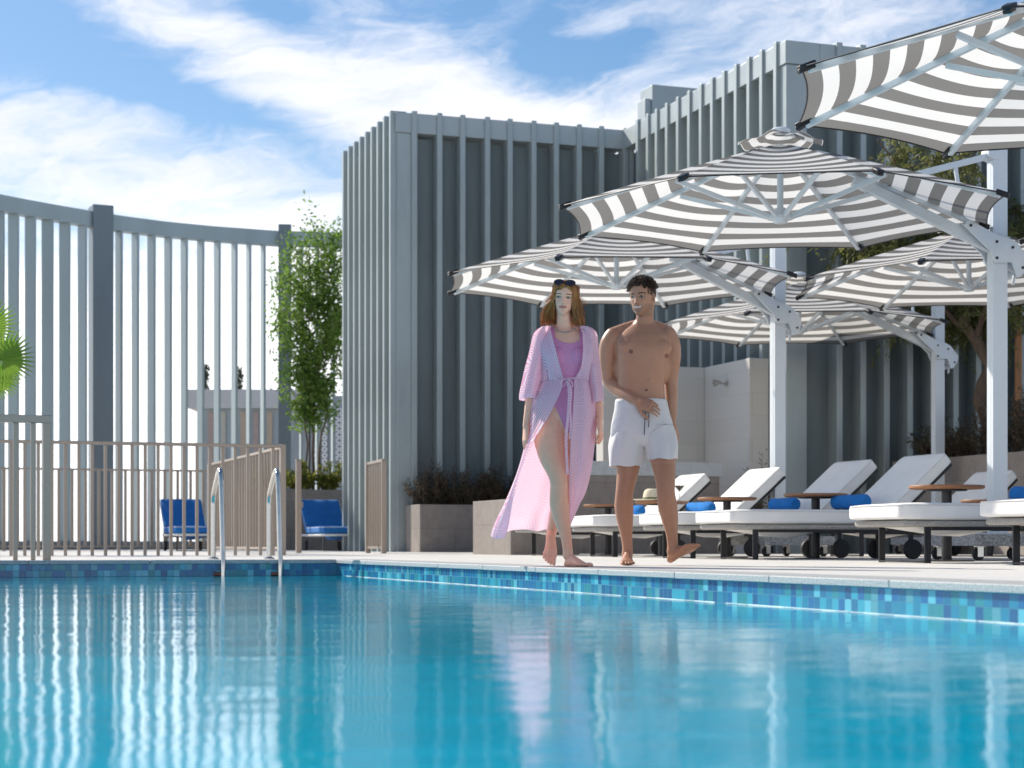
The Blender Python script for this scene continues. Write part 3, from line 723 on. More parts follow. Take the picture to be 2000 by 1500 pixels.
# ------------------------------------------------------------------ plants
rng = np.random.default_rng(11)
def leaf_mesh(name, P, L, Wd, mat, parent, droop=0.0, off=(0, 0, 0), dirs=None):
    """one mesh of many small folded leaves at the points P"""
    n = len(P); P = np.asarray(P)-np.asarray(off)
    if dirs is None: dirs = rng.normal(size=(n, 3))
    dirs = dirs+np.array((0, 0, -droop)); dirs /= np.linalg.norm(dirs, axis=1)[:, None]+1e-9
    r = rng.normal(size=(n, 3)); a = np.cross(dirs, r); a /= np.linalg.norm(a, axis=1)[:, None]+1e-9
    b = np.cross(dirs, a)
    l = (L*rng.uniform(.6, 1.3, n))[:, None]; w = (Wd*rng.uniform(.7, 1.3, n))[:, None]
    v = np.stack([P, P+dirs*l*.5+a*w*.5+b*w*.15, P+dirs*l, P+dirs*l*.5-a*w*.5+b*w*.15], 1).reshape(-1, 3)
    m = MB(); m.v = v.tolist(); m.f = [(4*i, 4*i+1, 4*i+2, 4*i+3) for i in range(n)]
    me = bpy.data.meshes.new(name); me.from_pydata(m.v, [], m.f); me.materials.append(mat); me.update()
    o = bpy.data.objects.new(name, me); COL.objects.link(o)
    if parent is not None: o.parent = parent
    return o
def wob(p, q, n, amp):
    p, q = np.array(p, float), np.array(q, float); t = np.linspace(0, 1, n)[:, None]
    k = p+(q-p)*t; k += rng.normal(size=k.shape)*amp*np.sin(np.pi*t); return k
# slender tree left of the building
def slender_tree():
    base = W(4.0, 18.75, 1.05); e = thing('slender_tree', 'slender small leaved tree between the louvre screen and the finned building', 'tree', base)
    tips = []; tm = MB()
    for x, top, w in ((-.12, 4.0, .022), (.16, 4.75, .03), (.42, 4.85, .024), (.02, 4.5, .02)):
        ax = wob((x*.4, 0, 0), (x*1.1, rng.normal()*.1, top), 14, .04); tm.tube([tuple(p) for p in ax], [w*(1-.8*i/14) for i in range(14)], 7)
        for i in range(52):
            z = rng.uniform(1.3, top); t = z/top; k = int(t*13); p = ax[min(k, 13)].copy(); p[2] = z
            ang = rng.uniform(0, 2*math.pi); env = .62*math.sin(math.pi*min(1, max(.05, (z-1.0)/4.6)))**.6+.10
            ln = env*rng.uniform(.4, 1.05); q = p+np.array((math.cos(ang)*ln, math.sin(ang)*ln, ln*rng.uniform(.2, 1.0)))
            br = wob(p, q, 5, .02); tm.tube([tuple(b) for b in br], [.007, .006, .005, .004, .002], 4)
            for b in br[1:]: tips.append(b)
            tips.append(q+np.array((0, 0, .1)))
    tm.build('trunk', bark_m, e, smooth=60)
    T = np.array(tips); P = T[rng.integers(0, len(T), 19000)]+rng.normal(size=(19000, 3))*np.array((.10, .10, .14))
    xs = P[:, 0]; keep = (xs > -.74-.1*rng.random(len(xs))) & (P[:, 2] > 1.15)
    # holes: drop leaves where a 3D noise is low, so the sky shows through
    nz = np.array([mnoise.noise(Vector((p[0]*4, p[1]*4, p[2]*2.4))) for p in P]); keep &= nz > -.2
    leaf_mesh('crown', P[keep],   .095, .040, leaf_tree, e)
slender_tree()
def acacia(base, lab, top, spread, ntw, lean, name='acacia_tree'):
    e = thing(name, lab, 'tree', base); tm = MB(); tips = []
    tr = wob((0, 0, 0), (lean, 0, top*.55), 10, .05); tm.tube([tuple(p) for p in tr], list(np.linspace(.095, .06, 10)), 10)
    for i in range(11):
        a = 2*math.pi*i/11+rng.normal()*.2; r = spread*rng.uniform(.5, 1); h = top*rng.uniform(.72, 1.0)
        q = np.array((lean+r*math.cos(a), r*math.sin(a), h)); br = wob(tr[rng.integers(6, 10)], q, 9, .10); tm.tube([tuple(p) for p in br], list(np.linspace(.045, .01, 9)), 6)
        for j in range(9):
            s = br[rng.integers(2, 9)]; q2 = s+rng.normal(size=3)*np.array((.45, .45, .35)); b2_ = wob(s, q2, 5, .04); tm.tube([tuple(p) for p in b2_], list(np.linspace(.012, .004, 5)), 4)
            for b in b2_[1:]: tips.append(b)
    tm.build('trunk', bark_m, e, smooth=60)
    T = np.array(tips); P = []; Dr = []
    for i in range(ntw):
        s = T[rng.integers(0, len(T))]; a = rng.uniform(0, 2*math.pi); ln = rng.uniform(.25, .6); d = np.array((math.cos(a)*.6, math.sin(a)*.6, rng.uniform(-1.0, .5)))
        d /= np.linalg.norm(d); n = 26
        for j in range(n):
            t = j/n*ln; p = s+d*t+np.array((0, 0, -.5*t*t)); P.append(p+rng.normal(size=3)*.008)
            Dr.append(d*.7+rng.normal(size=3)*.65)
    leaf_mesh('crown', P, .095, .021, leaf_acacia, e, droop=.35, dirs=np.array(Dr))
    return e
acacia(W(9.75, 5.0, 1.15), 'feathery acacia tree rising behind the right white pole', 4.15, 2.2, 1250, -.45)
acacia(W(12.2, 2.6, 1.15), 'feathery acacia tree at the right edge above the long planter', 4.0, 1.5, 520, .1)
st = thing('tree_stake', 'orange brown timber stake tied to the acacia trunk', 'stake', W(9.92, 4.8, 1.15), TH)
m = MB(); m.tube([(0, 0, 0), (.01, 0, 1.95)], .045, 12); m.build('pole', stake_m, st, smooth=50)
m = MB(); m.lathe([(.05, .62), (.052, .62), (.052, .66), (.05, .66)], 14); m.build('tie', dark_m, st, smooth=40)
def shrub(v, u, z, w, h, n, mat, lab, group, name='shrub', L=.075, Wd=.013):
    p0 = W(v, u, z); e = thing(name, lab, 'shrub', p0, 0, group); sm = MB(); P = []; Dr = []
    for i in range(max(14, n//60)):
        a = rng.uniform(0, 2*math.pi); r = w*math.sqrt(rng.uniform(0, 1)); hh = h*rng.uniform(.45, 1.08)*(1-.35*(r/w)**2)
        q = np.array((r*math.cos(a)*1.15, r*math.sin(a), hh)); ax = wob((q[0]*.35, q[1]*.35, 0), q, 7, .03); sm.tube([tuple(p) for p in ax], list(np.linspace(.006, .002, 7)), 4)
        for j in range(60):
            t = rng.uniform(.25, 1.0); k = t*6; f = ax[int(k)]*(1-k % 1)+ax[min(6, int(k)+1)]*(k % 1)
            P.append(f+rng.normal(size=3)*.022); Dr.append((q/np.linalg.norm(q))*.8+rng.normal(size=3)*.75)
    sm.build('stem', bark_m, e)
    leaf_mesh('foliage', P, L, Wd, mat, e, dirs=np.array(Dr)); return e
GS = 'dark reddish shrubs in the planters'
pos = ['leftmost', 'second', 'third', 'fourth', 'last']
for i in range(5): shrub(4.22+.5*i, 11.42+.08*rng.normal(), .64, .33, .66+.08*rng.normal(), 2600, leaf_shrub, 'dark reddish shrub, %s from the building corner in the planter left of the woman' % pos[i], GS)
for i, (v, u, h) in enumerate(((9.3, 5.5, .62), (9.35, 4.9, .55), (9.3, 4.25, .85), (9.35, 3.6, .9), (9.3, 2.95, .85), (9.35, 2.3, .8), (9.3, 1.7, .8), (9.35, 1.1, .75))):
    shrub(v, u, 1.14, .40, h, 2400, leaf_shrub, 'dark reddish shrub on the long planter at the right, %s counted from the left' % ['first', 'second', 'third', 'fourth', 'fifth', 'sixth', 'seventh', 'eighth'][i], GS)
shrub(7.02, 6.25, .0, .24, 1.26, 1500, leaf_shrub, 'tall dry brown shrub between the low wall and the white pole', None)
for v, lab in ((3.2, 'yellow green shrub, leftmost on the planter under the slender tree'), (3.75, 'yellow green shrub in the middle of the planter under the slender tree'), (4.35, 'yellow and orange shrub beside the building edge under the slender tree')):
    shrub(v, 18.55, 1.06, .26, .62, 900, leaf_green, lab, 'yellow green shrubs under the slender tree', L=.10, Wd=.035)
# fan palm at the left edge
def palm():
    base = at(-58, 21.5); e = thing('fan_palm', 'bright green fan palm reaching in from the left edge', 'palm', base); top = np.array((0, 0, 2.28))
    m = MB(); m.tube([tuple(p) for p in wob((0, 0, 0), top, 8, .02)], list(np.linspace(.11, .07, 8)), 12); m.build('trunk', bark_m, e, smooth=60)
    for (ax, az_, ln, up, rad) in ((.38, .0, .45, .02, .46), (-.3, .3, .4, .3, .5), (.25, -.4, .3, -.32, .40), (-.1, -.5, .4, .25, .5), (.05, .45, .4, .45, .5), (.22, .22, .42, -.18, .36)):
        c_ = top+np.array((ax, az_, up)); m = MB(); m.tube([tuple(p) for p in wob(top, c_, 6, .01)], .009, 5)
        d = np.array((ax, az_*.4, up+.28)); d /= np.linalg.norm(d); s = np.cross(d, (0, 1, 0)); s /= np.linalg.norm(s); nrm = np.cross(s, d)
        nb = 30
        for k in range(nb):
            a = math.radians(-128+256*k/(nb-1)); r = rad*(1-.25*abs(a)/2.2)*rng.uniform(.93, 1.05)
            dd = d*math.cos(a)+s*math.sin(a); tt = -d*math.sin(a)+s*math.cos(a); ww = r*.045
            p0 = c_; p1 = c_+dd*r*.55; p2 = c_+dd*r+nrm*(-.05*r)+np.array((0, 0, -.04*r))
            m.add([p0, p1+tt*ww, p1+nrm*ww*.6, p1-tt*ww, p2], [(0, 1, 2), (0, 2, 3), (1, 4, 2), (2, 4, 3)])
        m.build('frond', leaf_palm, e)
palm()
for px, D, h, lab in ((402, 75, 9.2, 'thin dark conifer top showing above the pavilion, the left one'), (468, 75, 9.0, 'thin dark conifer top showing above the pavilion, the right one')):
    b = at(px, D, -1.7); e = thing('conifer', lab, 'tree', b, 0, 'conifers beyond the pavilion'); P = []
    m = MB(); m.tube([(0, 0, 0), (0, 0, h)], [.12, .03], 6); m.build('trunk', bark_m, e)
    for i in range(900):
        z = h*(.45+.55*rng.uniform()**.8); lay = (z*3.2) % 1; r = (h-z)*.10*(1-lay)*rng.uniform(.3, 1)+.04; a = rng.uniform(0, 6.28); P.append((r*math.cos(a), r*math.sin(a), z))
    leaf_mesh('crown', P, .22, .06, leaf_dark, e, droop=.3)
# ------------------------------------------------------------------ people
def cat(P, k=6):
    P = [np.array(p, float) for p in P]; out_ = []
    for i in range(len(P)-1):
        a, b, c_, d_ = P[max(i-1, 0)], P[i], P[i+1], P[min(i+2, len(P)-1)]
        for j in range(k):
            t_ = j/k; out_.append(.5*((2*b)+(c_-a)*t_+(2*a-5*b+4*c_-d_)*t_*t_+(3*b-a-3*c_+d_)*t_**3))
    out_.append(P[-1]); return out_
def limb(m, pts, k=6, n=16):
    """pts: (x, y, z, r) or (x, y, z, r, flat): a smooth tapering limb with round ends"""
    q = cat([tuple(p)+((1.0,) if len(p) == 4 else ()) for p in pts], k)
    a, b = q[0], q[-1]; d0 = (q[0]-q[1])[:3]; d0 /= np.linalg.norm(d0)+1e-9; d1 = (q[-1]-q[-2])[:3]; d1 /= np.linalg.norm(d1)+1e-9
    pre = []; post = []
    for f in (.98, .8, .5):
        h = math.sqrt(1-(1-f)**2) if False else f
        r = a[3]*math.sqrt(max(.02, 1-f*f)); pre.append(np.array((*(a[:3]+d0*a[3]*f), r, a[4])))
    for f in (.5, .8, .98):
        r = b[3]*math.sqrt(max(.02, 1-f*f)); post.append(np.array((*(b[:3]+d1*b[3]*f), r, b[4])))
    q = pre+q+post
    m.tube([tuple(p[:3]) for p in q], [p[3] for p in q], n)
def rings(m, rows, k=5, n=36, ex=2.3):
    """rows: (cx, cy, z, rx, ry): a closed body of stacked superellipses"""
    q = cat(rows, k); vs = []
    for cx, cy, z, rx, ry in q:
        for i in range(n):
            a = 2*math.pi*i/n; c_, s = math.cos(a), math.sin(a)
            vs.append((cx+max(.004, rx)*math.copysign(abs(c_)**(2/ex), c_), cy+max(.004, ry)*math.copysign(abs(s)**(2/ex), s), z))
    mm = len(q)
    fs = [(i*n+j, i*n+(j+1) % n, (i+1)*n+(j+1) % n, (i+1)*n+j) for i in range(mm-1) for j in range(n)]+[tuple(range(n))[::-1], tuple((mm-1)*n+j for j in range(n))]
    m.add(vs, fs)
def blob(m, c_, r, rot=None, n=14):
    vs = []; c_ = Vector(c_)
    for i in range(n+1):
        th = math.pi*i/n
        for j in range(2*n):
            p = Vector((r[0]*math.sin(th)*math.cos(math.pi*j/n), r[1]*math.sin(th)*math.sin(math.pi*j/n), r[2]*math.cos(th)+1e-4*i))
            vs.append(c_+(rot @ p if rot else p))
    w2 = 2*n
    fs = [(i*w2+j, i*w2+(j+1) % w2, (i+1)*w2+(j+1) % w2, (i+1)*w2+j) for i in range(n) for j in range(w2)]
    m.add(vs, fs)
class Head:
    """a head in centimetres: x to the picture's right, f towards the face, z up from the chin"""
    zs = [-.3, .3, 1.5, 4, 7, 10, 12.5, 15, 18, 21, 22.8, 23.6]
    def __init__(s, chin, yaw, tilt=0.0, pitch=0.0, k=1.0, female=False):
        s.k = k*.01; s.fem = female; s.t = Vector(chin)
        s.R = Matrix.Rotation(tilt, 3, 'Y') @ Matrix.Rotation(yaw, 3, 'Z') @ Matrix.Rotation(pitch, 3, 'X')
        fem = female
        s.hw = [.6, 1.6, 3.0 if not fem else 2.5, 5.1 if not fem else 4.5, 6.2 if not fem else 5.8, 6.9, 7.3, 7.5, 7.2, 5.6, 3.2, .4]
        s.fr = [6.6, 8.3, 9.1, 9.0, 8.9, 8.7, 8.9, 9.1, 8.6, 6.6, 3.8, 1.2]
        s.bk = [4.0, 3.0, 2.0, -1.5, -6.0, -8.4, -9.5, -9.9, -9.6, -7.6, -4.6, -1.0]
    def prof(s, z): return [float(np.interp(z, s.zs, q)) for q in (s.hw, s.fr, s.bk)]
    def feat(s, x, z):
        g = lambda a, b: math.exp(-(a*a+b*b))
        ax = abs(x); d = 0
        f = 0 if z > 12.6 or z < 7.0 else ((12.6-z)/4.4*.85+.15 if z > 8.2 else (z-7.0)/1.2)
        d += (2.2 if not s.fem else 1.8)*f*math.exp(-(x/(.8+.55*f))**2)
        d += .35*g((ax-1.25)/.7, (z-7.9)/.6)
        d -= .75*g((ax-3.2)/1.6, (z-11.7)/.95)
        d += .28*g((ax-3.1)/2.0, (z-13.4)/.8) if not s.fem else .12*g((ax-3.1)/2.0, (z-13.5)/.9)
        d += .40*g((ax-4.6)/1.6, (z-9.4)/1.3)
        d += .50*g(x/2.2, (z-5.75)/.42)+.55*g(x/1.9, (z-4.75)/.45)-.25*g(x/2.4, (z-5.25)/.22)
        d -= .3*g(x/2.5, (z-3.6)/.5); d += .35*g(x/1.6, (z-2.0)/1.0)
        return d
    def pt(s, a, z, off=0.0):
        hw, fr, bk = s.prof(z); yc = (fr+bk)/2; ry = (fr-bk)/2; c_, si = math.cos(a), math.sin(a); e = 2/2.25
        x = (hw+off)*math.copysign(abs(c_)**e, c_); f = yc+(ry+off)*math.copysign(abs(si)**e, si)
        if si > .15 and off < .05: f += s.feat(x, z)*min(1, (si-.15)/.3)
        return x, f
    def w(s, x, f, z): return s.R @ Vector((x*s.k, -f*s.k, z*s.k))+s.t
    def build(s, m, nz=70, na=84):
        vs = []; zz = np.concatenate([np.linspace(-.3, 16, nz-14), np.linspace(16.4, 23.6, 14)])
        for z in zz:
            for j in range(na): x, f = s.pt(2*math.pi*j/na, z); vs.append(s.w(x, f, z))
        nz_ = len(zz)
        fs = [(i*na+j, i*na+(j+1) % na, (i+1)*na+(j+1) % na, (i+1)*na+j) for i in range(nz_-1) for j in range(na)]+[tuple(range(na))[::-1], tuple((nz_-1)*na+j for j in range(na))]
        m.add(vs, fs)
        for sg in (-1, 1):       # ears
            vs = []
            blob(m, s.w(sg*7.45, -.6, 10.2), (.35*s.k*2, 1.55*s.k, 3.0*s.k), s.R @ Matrix.Rotation(sg*.38, 3, 'Z') @ Matrix.Rotation(-.2, 3, 'X'))
    def inv(s, P):
        q = (np.asarray(P)-np.array(s.t)) @ np.array(s.R); q = q/s.k; return q[:, 0], -q[:, 1], q[:, 2]
def hand(m, wr, d, nrm, side, curl=.5, k=1.0, spread=.10, thumb=.6):
    """wr wrist, d the way the hand points, nrm out of the palm, side +1/-1 where the thumb is across w = d x nrm"""
    wr, d, nrm = Vector(wr), Vector(d).normalized(), Vector(nrm); nrm = (nrm-d*nrm.dot(d)).normalized(); w = d.cross(nrm).normalized()*side
    P = []
    for t_, hw, th in ((-.01, .026, .021), (.015, .032, .020), (.05, .040, .016), (.085, .041, .0135), (.098, .038, .011)):
        P.append((wr+d*t_*k+nrm*.006*k, hw*k, th*k))
    n = 18; vs = []
    for c_, a, b in P:
        for j in range(n):
            an = 2*math.pi*j/n; cc, ss = math.cos(an), math.sin(an); vs.append(c_+w*a*math.copysign(abs(cc)**.75, cc)+nrm*b*math.copysign(abs(ss)**.75, ss))
    fs = [(i*n+j, i*n+(j+1) % n, (i+1)*n+(j+1) % n, (i+1)*n+j) for i in range(len(P)-1) for j in range(n)]+[tuple(range(n))[::-1], tuple((len(P)-1)*n+j for j in range(n))]
    m.add(vs, fs)
    for i, (o_, ln, r) in enumerate(((.031, .074, .0088), (.0105, .083, .009), (-.0105, .077, .0086), (-.030, .060, .0078))):
        p = wr+d*(.088 if i < 3 else .082)*k+w*o_*k+nrm*.004*k; dd = (d+w*(o_*spread*38)*.25).normalized(); pts_ = [(*p, r*k)]; c0 = curl*(.75+.18*i)
        ang = 0
        for q, seg in enumerate((.44, .31, .25)):
            ang += c0*(.55 if q == 0 else .8); e = dd*math.cos(ang)+nrm*math.sin(ang); p = p+e*ln*seg*k; pts_.append((*p, r*k*(1-.11*(q+1))))
        limb(m, pts_, 4, 10)
    p = wr+d*.022*k+w*.028*k+nrm*.006*k; e = (w*thumb+d*.75+nrm*.35).normalized(); p1 = p+e*.042*k; e2 = (w*thumb*.5+d+nrm*.45).normalized(); p2 = p1+e2*.032*k; p3 = p2+(e2+nrm*.2).normalized()*.026*k
    limb(m, [(*p, .0145*k), (*p1, .0118*k), (*p2, .010*k), (*p3, .0085*k)], 4, 10)
def foot(m, heel, d, up, L=.26, k=1.0, side=1, ankle=None):
    """heel: point of the sole under the heel; d heel to toe, up out of the instep; side +1/-1: big toe across w = d x up"""
    heel, d, up = Vector(heel), Vector(d).normalized(), Vector(up); up = (up-d*up.dot(d)).normalized(); w = d.cross(up).normalized()*side
    rows = [(.0, .018, .03), (.018, .030, .058), (.05, .033, .085), (.085, .034, .088), (.125, .038, .066), (.165, .045, .046), (.195, .047, .034), (.212, .043, .024)]
    n = 20; vs = []; f = L/.26
    for t_, hw, h in rows:
        hw *= k*f; h *= k*f; c_ = heel+d*t_*f+up*h*.5+w*(.004 if t_ > .12 else 0)
        for j in range(n):
            an = 2*math.pi*j/n; cc, ss = math.cos(an), math.sin(an); vs.append(c_+w*hw*math.copysign(abs(cc)**.8, cc)*(1-.25*max(0, ss))+up*h*.5*math.copysign(abs(ss)**(.6 if ss < 0 else .95), ss))
    fs = [(i*n+j, i*n+(j+1) % n, (i+1)*n+(j+1) % n, (i+1)*n+j) for i in range(len(rows)-1) for j in range(n)]+[tuple(range(n))[::-1], tuple((len(rows)-1)*n+j for j in range(n))]
    m.add(vs, fs)
    for o_, t0, ln, r in ((.032, .20, .056, .0118), (.0095, .203, .056, .0078), (-.0095, .198, .051, .0075), (-.0265, .19, .045, .0072), (-.0415, .178, .040, .007)):
        p = heel+d*t0*f+w*o_*f*k+up*.013*f; q = p+d*ln*f*.6+up*.004; s_ = p+d*ln*f+up*(-.002); limb(m, [(*p, r*f*1.05), (*q, r*f), (*s_, r*f*.95)], 3, 10)
def grow(m, name, voxel, smooth_it, soft, mats):
    """one continuous skin from the overlapping volumes; soft(P) gives 0..1 how much each vertex is smoothed"""
    me = bpy.data.meshes.new('raw'); me.from_pydata(m.v, [], m.f); bm_ = bmesh.new(); bm_.from_mesh(me); bmesh.ops.recalc_face_normals(bm_, faces=bm_.faces); bm_.to_mesh(me); bm_.free()
    o = bpy.data.objects.new('raw', me); COL.objects.link(o); r = o.modifiers.new('r', 'REMESH'); r.mode = 'VOXEL'; r.voxel_size = voxel
    dg = bpy.context.evaluated_depsgraph_get(); dg.update(); new = bpy.data.meshes.new_from_object(o.evaluated_get(dg)); new.name = name
    bpy.data.objects.remove(o)
    nv = len(new.vertices); P = np.empty(nv*3); new.vertices.foreach_get('co', P); P = P.reshape(-1, 3)
    ed = np.empty(len(new.edges)*2, int); new.edges.foreach_get('vertices', ed); ed = ed.reshape(-1, 2)
    wgt = soft(P)[:, None]; cnt = np.bincount(ed.ravel(), minlength=nv)[:, None].astype(float)
    for it in range(smooth_it):
        S = np.zeros_like(P)
        for ax in range(3): S[:, ax] = np.bincount(ed[:, 0], P[ed[:, 1], ax], nv)+np.bincount(ed[:, 1], P[ed[:, 0], ax], nv)
        f = .5 if it % 2 == 0 else -.34
        P = P+(S/np.maximum(cnt, 1)-P)*f*np.where(wgt > 0, wgt, 0) if it < smooth_it-4 else P+(S/np.maximum(cnt, 1)-P)*.4*wgt
    new.vertices.foreach_set('co', P.ravel()); new.update(); new.shade_smooth()
    for mt in mats: new.materials.append(mt)
    ob = bpy.data.objects.new(name, new); COL.objects.link(ob)
    return ob, P
def paint(ob, C):
    at_ = ob.data.color_attributes.new('Col', 'FLOAT_COLOR', 'POINT'); at_.data.foreach_set('color', np.concatenate([C, np.ones((len(C), 1))], 1).ravel())
def skin_mat(name, rough=.42):
    m, nt, o = newmat(name); p = nd(nt, 'ShaderNodeBsdfPrincipled'); nt.links.new(p.outputs[0], o.inputs[0])
    a = nd(nt, 'ShaderNodeAttribute', attribute_name='Col'); co = objco(nt)
    n = noise(nt, co, 22, 6, .65); n2 = noise(nt, co, 150, 3)
    mm = nd(nt, 'ShaderNodeMix', data_type='RGBA', blend_type='MULTIPLY'); mm.inputs[0].default_value = 1.0
    nt.links.new(a.outputs['Color'], mm.inputs[6]); nt.links.new(mixc(nt, (n*.6+n2*.4), (.78, .74, .72), (1.16, 1.14, 1.12)), mm.inputs[7])
    nt.links.new(mm.outputs[2], p.inputs['Base Color']); p.inputs['Roughness'].default_value = rough
    p.inputs['Subsurface Weight'].default_value = .12; p.inputs['Subsurface Radius'].default_value = (.012, .005, .003); p.inputs['Subsurface Scale'].default_value = .6
    p.inputs['Specular IOR Level'].default_value = .45
    nt.links.new(bump(nt, n2, .12, .002), p.inputs['Normal']); return m
def face_paint(h, P, C, skin, lip, brow, iris, smile=False, blush=None, stubble=None):
    x, f, z = h.inv(P); ax = np.abs(x); front = f > 4.0
    on = (z > -1) & (z < 24) & (ax < 9) & (f > -11) & (f < 13)
    def setc(mask, col, w=1.0): C[mask] = C[mask]*(1-w)+np.array(col)*w
    if stubble is not None: setc(on & (z < 6.8) & (f > -2) & (z < 2.8+ax*.55+1.5) & (z > -1), stubble, .35)
    if blush is not None: setc(front & (((ax-4.2)/2.0)**2+((z-8.8)/1.5)**2 < 1), blush, .35)
    arch = 13.55+.35*np.cos((ax-3.6)/1.6)-.12*np.maximum(0, ax-4.2)
    setc(front & (np.abs(z-arch) < (.46 if not h.fem else .34)) & (ax > 1.4) & (ax < 5.5), brow, .9)
    ez = (z-11.7-.1*(ax-3.2))/.62; ex = (ax-3.2)/1.55
    setc(front & (ex**2+(ez-.15)**2 < 1.55), brow, .75)                       # lashes and lid line
    eye = front & (ex**2+ez**2 < .85); setc(eye, (.36, .33, .30)); 
    gx = np.where(x < 0, x+3.2, x-3.2)+.35
    setc(eye & (gx**2+(z-11.7)**2 < .62**2), iris); setc(eye & (gx**2+(z-11.7)**2 < .28**2), (.01, .01, .01))
    setc(front & (((ax-.75)/.42)**2+((z-7.35)/.28)**2 < 1) & (f > 8), np.array(skin)*.35, .7)   # nostrils
    mw = 2.6+(.45 if smile else 0); mz = z-5.25-(.06*ax**2 if smile else .034*ax**2)
    setc(front & (np.abs(mz) < .95*np.sqrt(np.maximum(0, 1-(ax/mw)**2))), lip, .85)
    if smile: setc(front & (np.abs(mz) < .52*np.sqrt(np.maximum(0, 1-(ax/(mw*.86))**2))), (.72, .69, .64), 1)
    else: setc(front & (np.abs(mz) < .12) & (ax < mw*.95), np.array(lip)*.35, .8)
def submesh(ob, P, N, mask_v, off, name, mat, parent, smooth=True):
    """clothing lifted off the body: the faces whose vertices are all in the mask, pushed out along the normals"""
    me = ob.data; nf = len(me.polygons); fv = [tuple(p.vertices) for p in me.polygons]
    keep = [f for f in fv if all(mask_v[i] for i in f)]
    used = sorted({i for f in keep for i in f}); mp = {i: k for k, i in enumerate(used)}; Q = P[used]+N[used]*off
    o = MB(); o.v = Q.tolist(); o.f = [tuple(mp[i] for i in f) for f in keep]
    r = o.build(name, mat, parent, smooth=180); s = r.modifiers.new('t', 'SOLIDIFY'); s.thickness = .002; s.offset = -1; return r
def normals(ob):
    n = np.empty(len(ob.data.vertices)*3); ob.data.vertices.foreach_get('normal', n); return n.reshape(-1, 3)
def locks(m, roots, n_pts, width, rgen):
    for pts_, r in roots: m.tube(pts_, r, 5, flat=.6)
hair_dark = pm('dark_hair', (.05, .028, .016), .42, 0, .4, 60, .4, 200, spec=.4)
def hairmat(name, a, b):
    m, nt, o = newmat(name); p = nd(nt, 'ShaderNodeBsdfPrincipled'); g_ = nd(nt, 'ShaderNodeNewGeometry')
    s = nd(nt, 'ShaderNodeSeparateXYZ'); nt.links.new(objco(nt), s.inputs[0])
    n = noise(nt, objco(nt), 30, 3)
    c = mixc(nt, (E(nt, g_.outputs['Random Per Island'])*.7+n*.4-.1).clamp(), a, b); nt.links.new(c, p.inputs['Base Color']); p.inputs['Roughness'].default_value = .38
    t_ = nd(nt, 'ShaderNodeBsdfTranslucent'); nt.links.new(c, t_.inputs[0]); mx = nd(nt, 'ShaderNodeMixShader'); mx.inputs[0].default_value = .45
    nt.links.new(p.outputs[0], mx.inputs[1]); nt.links.new(t_.outputs[0], mx.inputs[2]); nt.links.new(mx.outputs[0], o.inputs[0]); return m
hair_red = hairmat('auburn_hair', (.28, .09, .025), (.82, .40, .12))

# ---- the man
MX, MS, MG = 1262, 315.0, 1104
def mp_(px, py, y=0.0): return ((px-MX)/MS, y, (MG-py)/MS)
def ML(px, py, y, r): return (*mp_(px, py, y), r)
m = MB()
rings(m, [(*mp_(1257, 872, .01), .09, .085), (*mp_(1257, 850, .01), .155, .11), (*mp_(1255, 815, .01), .166, .118), (*mp_(1252, 785, 0), .150, .100), (*mp_(1252, 762, -.005), .142, .092), (*mp_(1252, 735, -.01), .148, .100),
          (*mp_(1254, 705, -.01), .160, .112), (*mp_(1255, 680, -.005), .172, .116), (*mp_(1256, 660, 0), .170, .098), (*mp_(1257, 645, .01), .125, .075), (*mp_(1258, 634, .015), .075, .060), (*mp_(1259, 624, .012), .055, .052)])
rings(m, [(*mp_(1258, 645, .015), .062, .060), (*mp_(1259, 630, .008), .056, .055), (*mp_(1260, 612, -.005), .053, .054), (*mp_(1262, 590, .0), .055, .058)])
limb(m, [ML(1259, 630, .04, .035), ML(1228, 641, .035, .042), ML(1200, 654, .02, .05)]); limb(m, [ML(1260, 630, .04, .035), ML(1288, 641, .035, .042), ML(1306, 653, .02, .05)])
blob(m, mp_(1232, 682, -.072), (.086, .044, .060), Matrix.Rotation(.12, 3, 'Y')); blob(m, mp_(1284, 684, -.072), (.084, .044, .060), Matrix.Rotation(-.12, 3, 'Y'))
for q, (dy, r) in enumerate(((726, .030), (745, .031))):
    for sx_ in (-1, 1): blob(m, mp_(1257+sx_*10, dy, -.080), (.030, .026, .024))
blob(m, mp_(1215, 715, .02), (.05, .07, .11)); blob(m, mp_(1296, 715, .02), (.045, .07, .11))
# his right arm (picture left): elbow out and back, forearm across to the waistband
limb(m, [ML(1198, 658, .015, .060), ML(1190, 675, .02, .061), ML(1188, 700, .035, .056), ML(1189, 722, .05, .050), ML(1192, 742, .055, .046), ML(1204, 757, .02, .047), ML(1222, 773, -.06, .040), ML(1236, 783, -.115, .031), ML(1242, 787, -.135, .027)])
hand(m, mp_(1241, 786, -.13), (.075, -.035, -.032), (.15, .9, -.35), -1, .55, 1.02)
# his left arm (picture right): hanging, hand half behind the shorts
limb(m, [ML(1304, 656, .015, .058), ML(1312, 674, .02, .057), ML(1314, 700, .035, .053), ML(1313, 725, .05, .046), ML(1312, 748, .055, .042), ML(1313, 768, .05, .041), ML(1313, 795, .035, .034), ML(1314, 818, .02, .027)])
hand(m, mp_(1314, 816, .02), (.03, -.01, -.10), (-.85, .25, 0), 1, .35, 1.0)
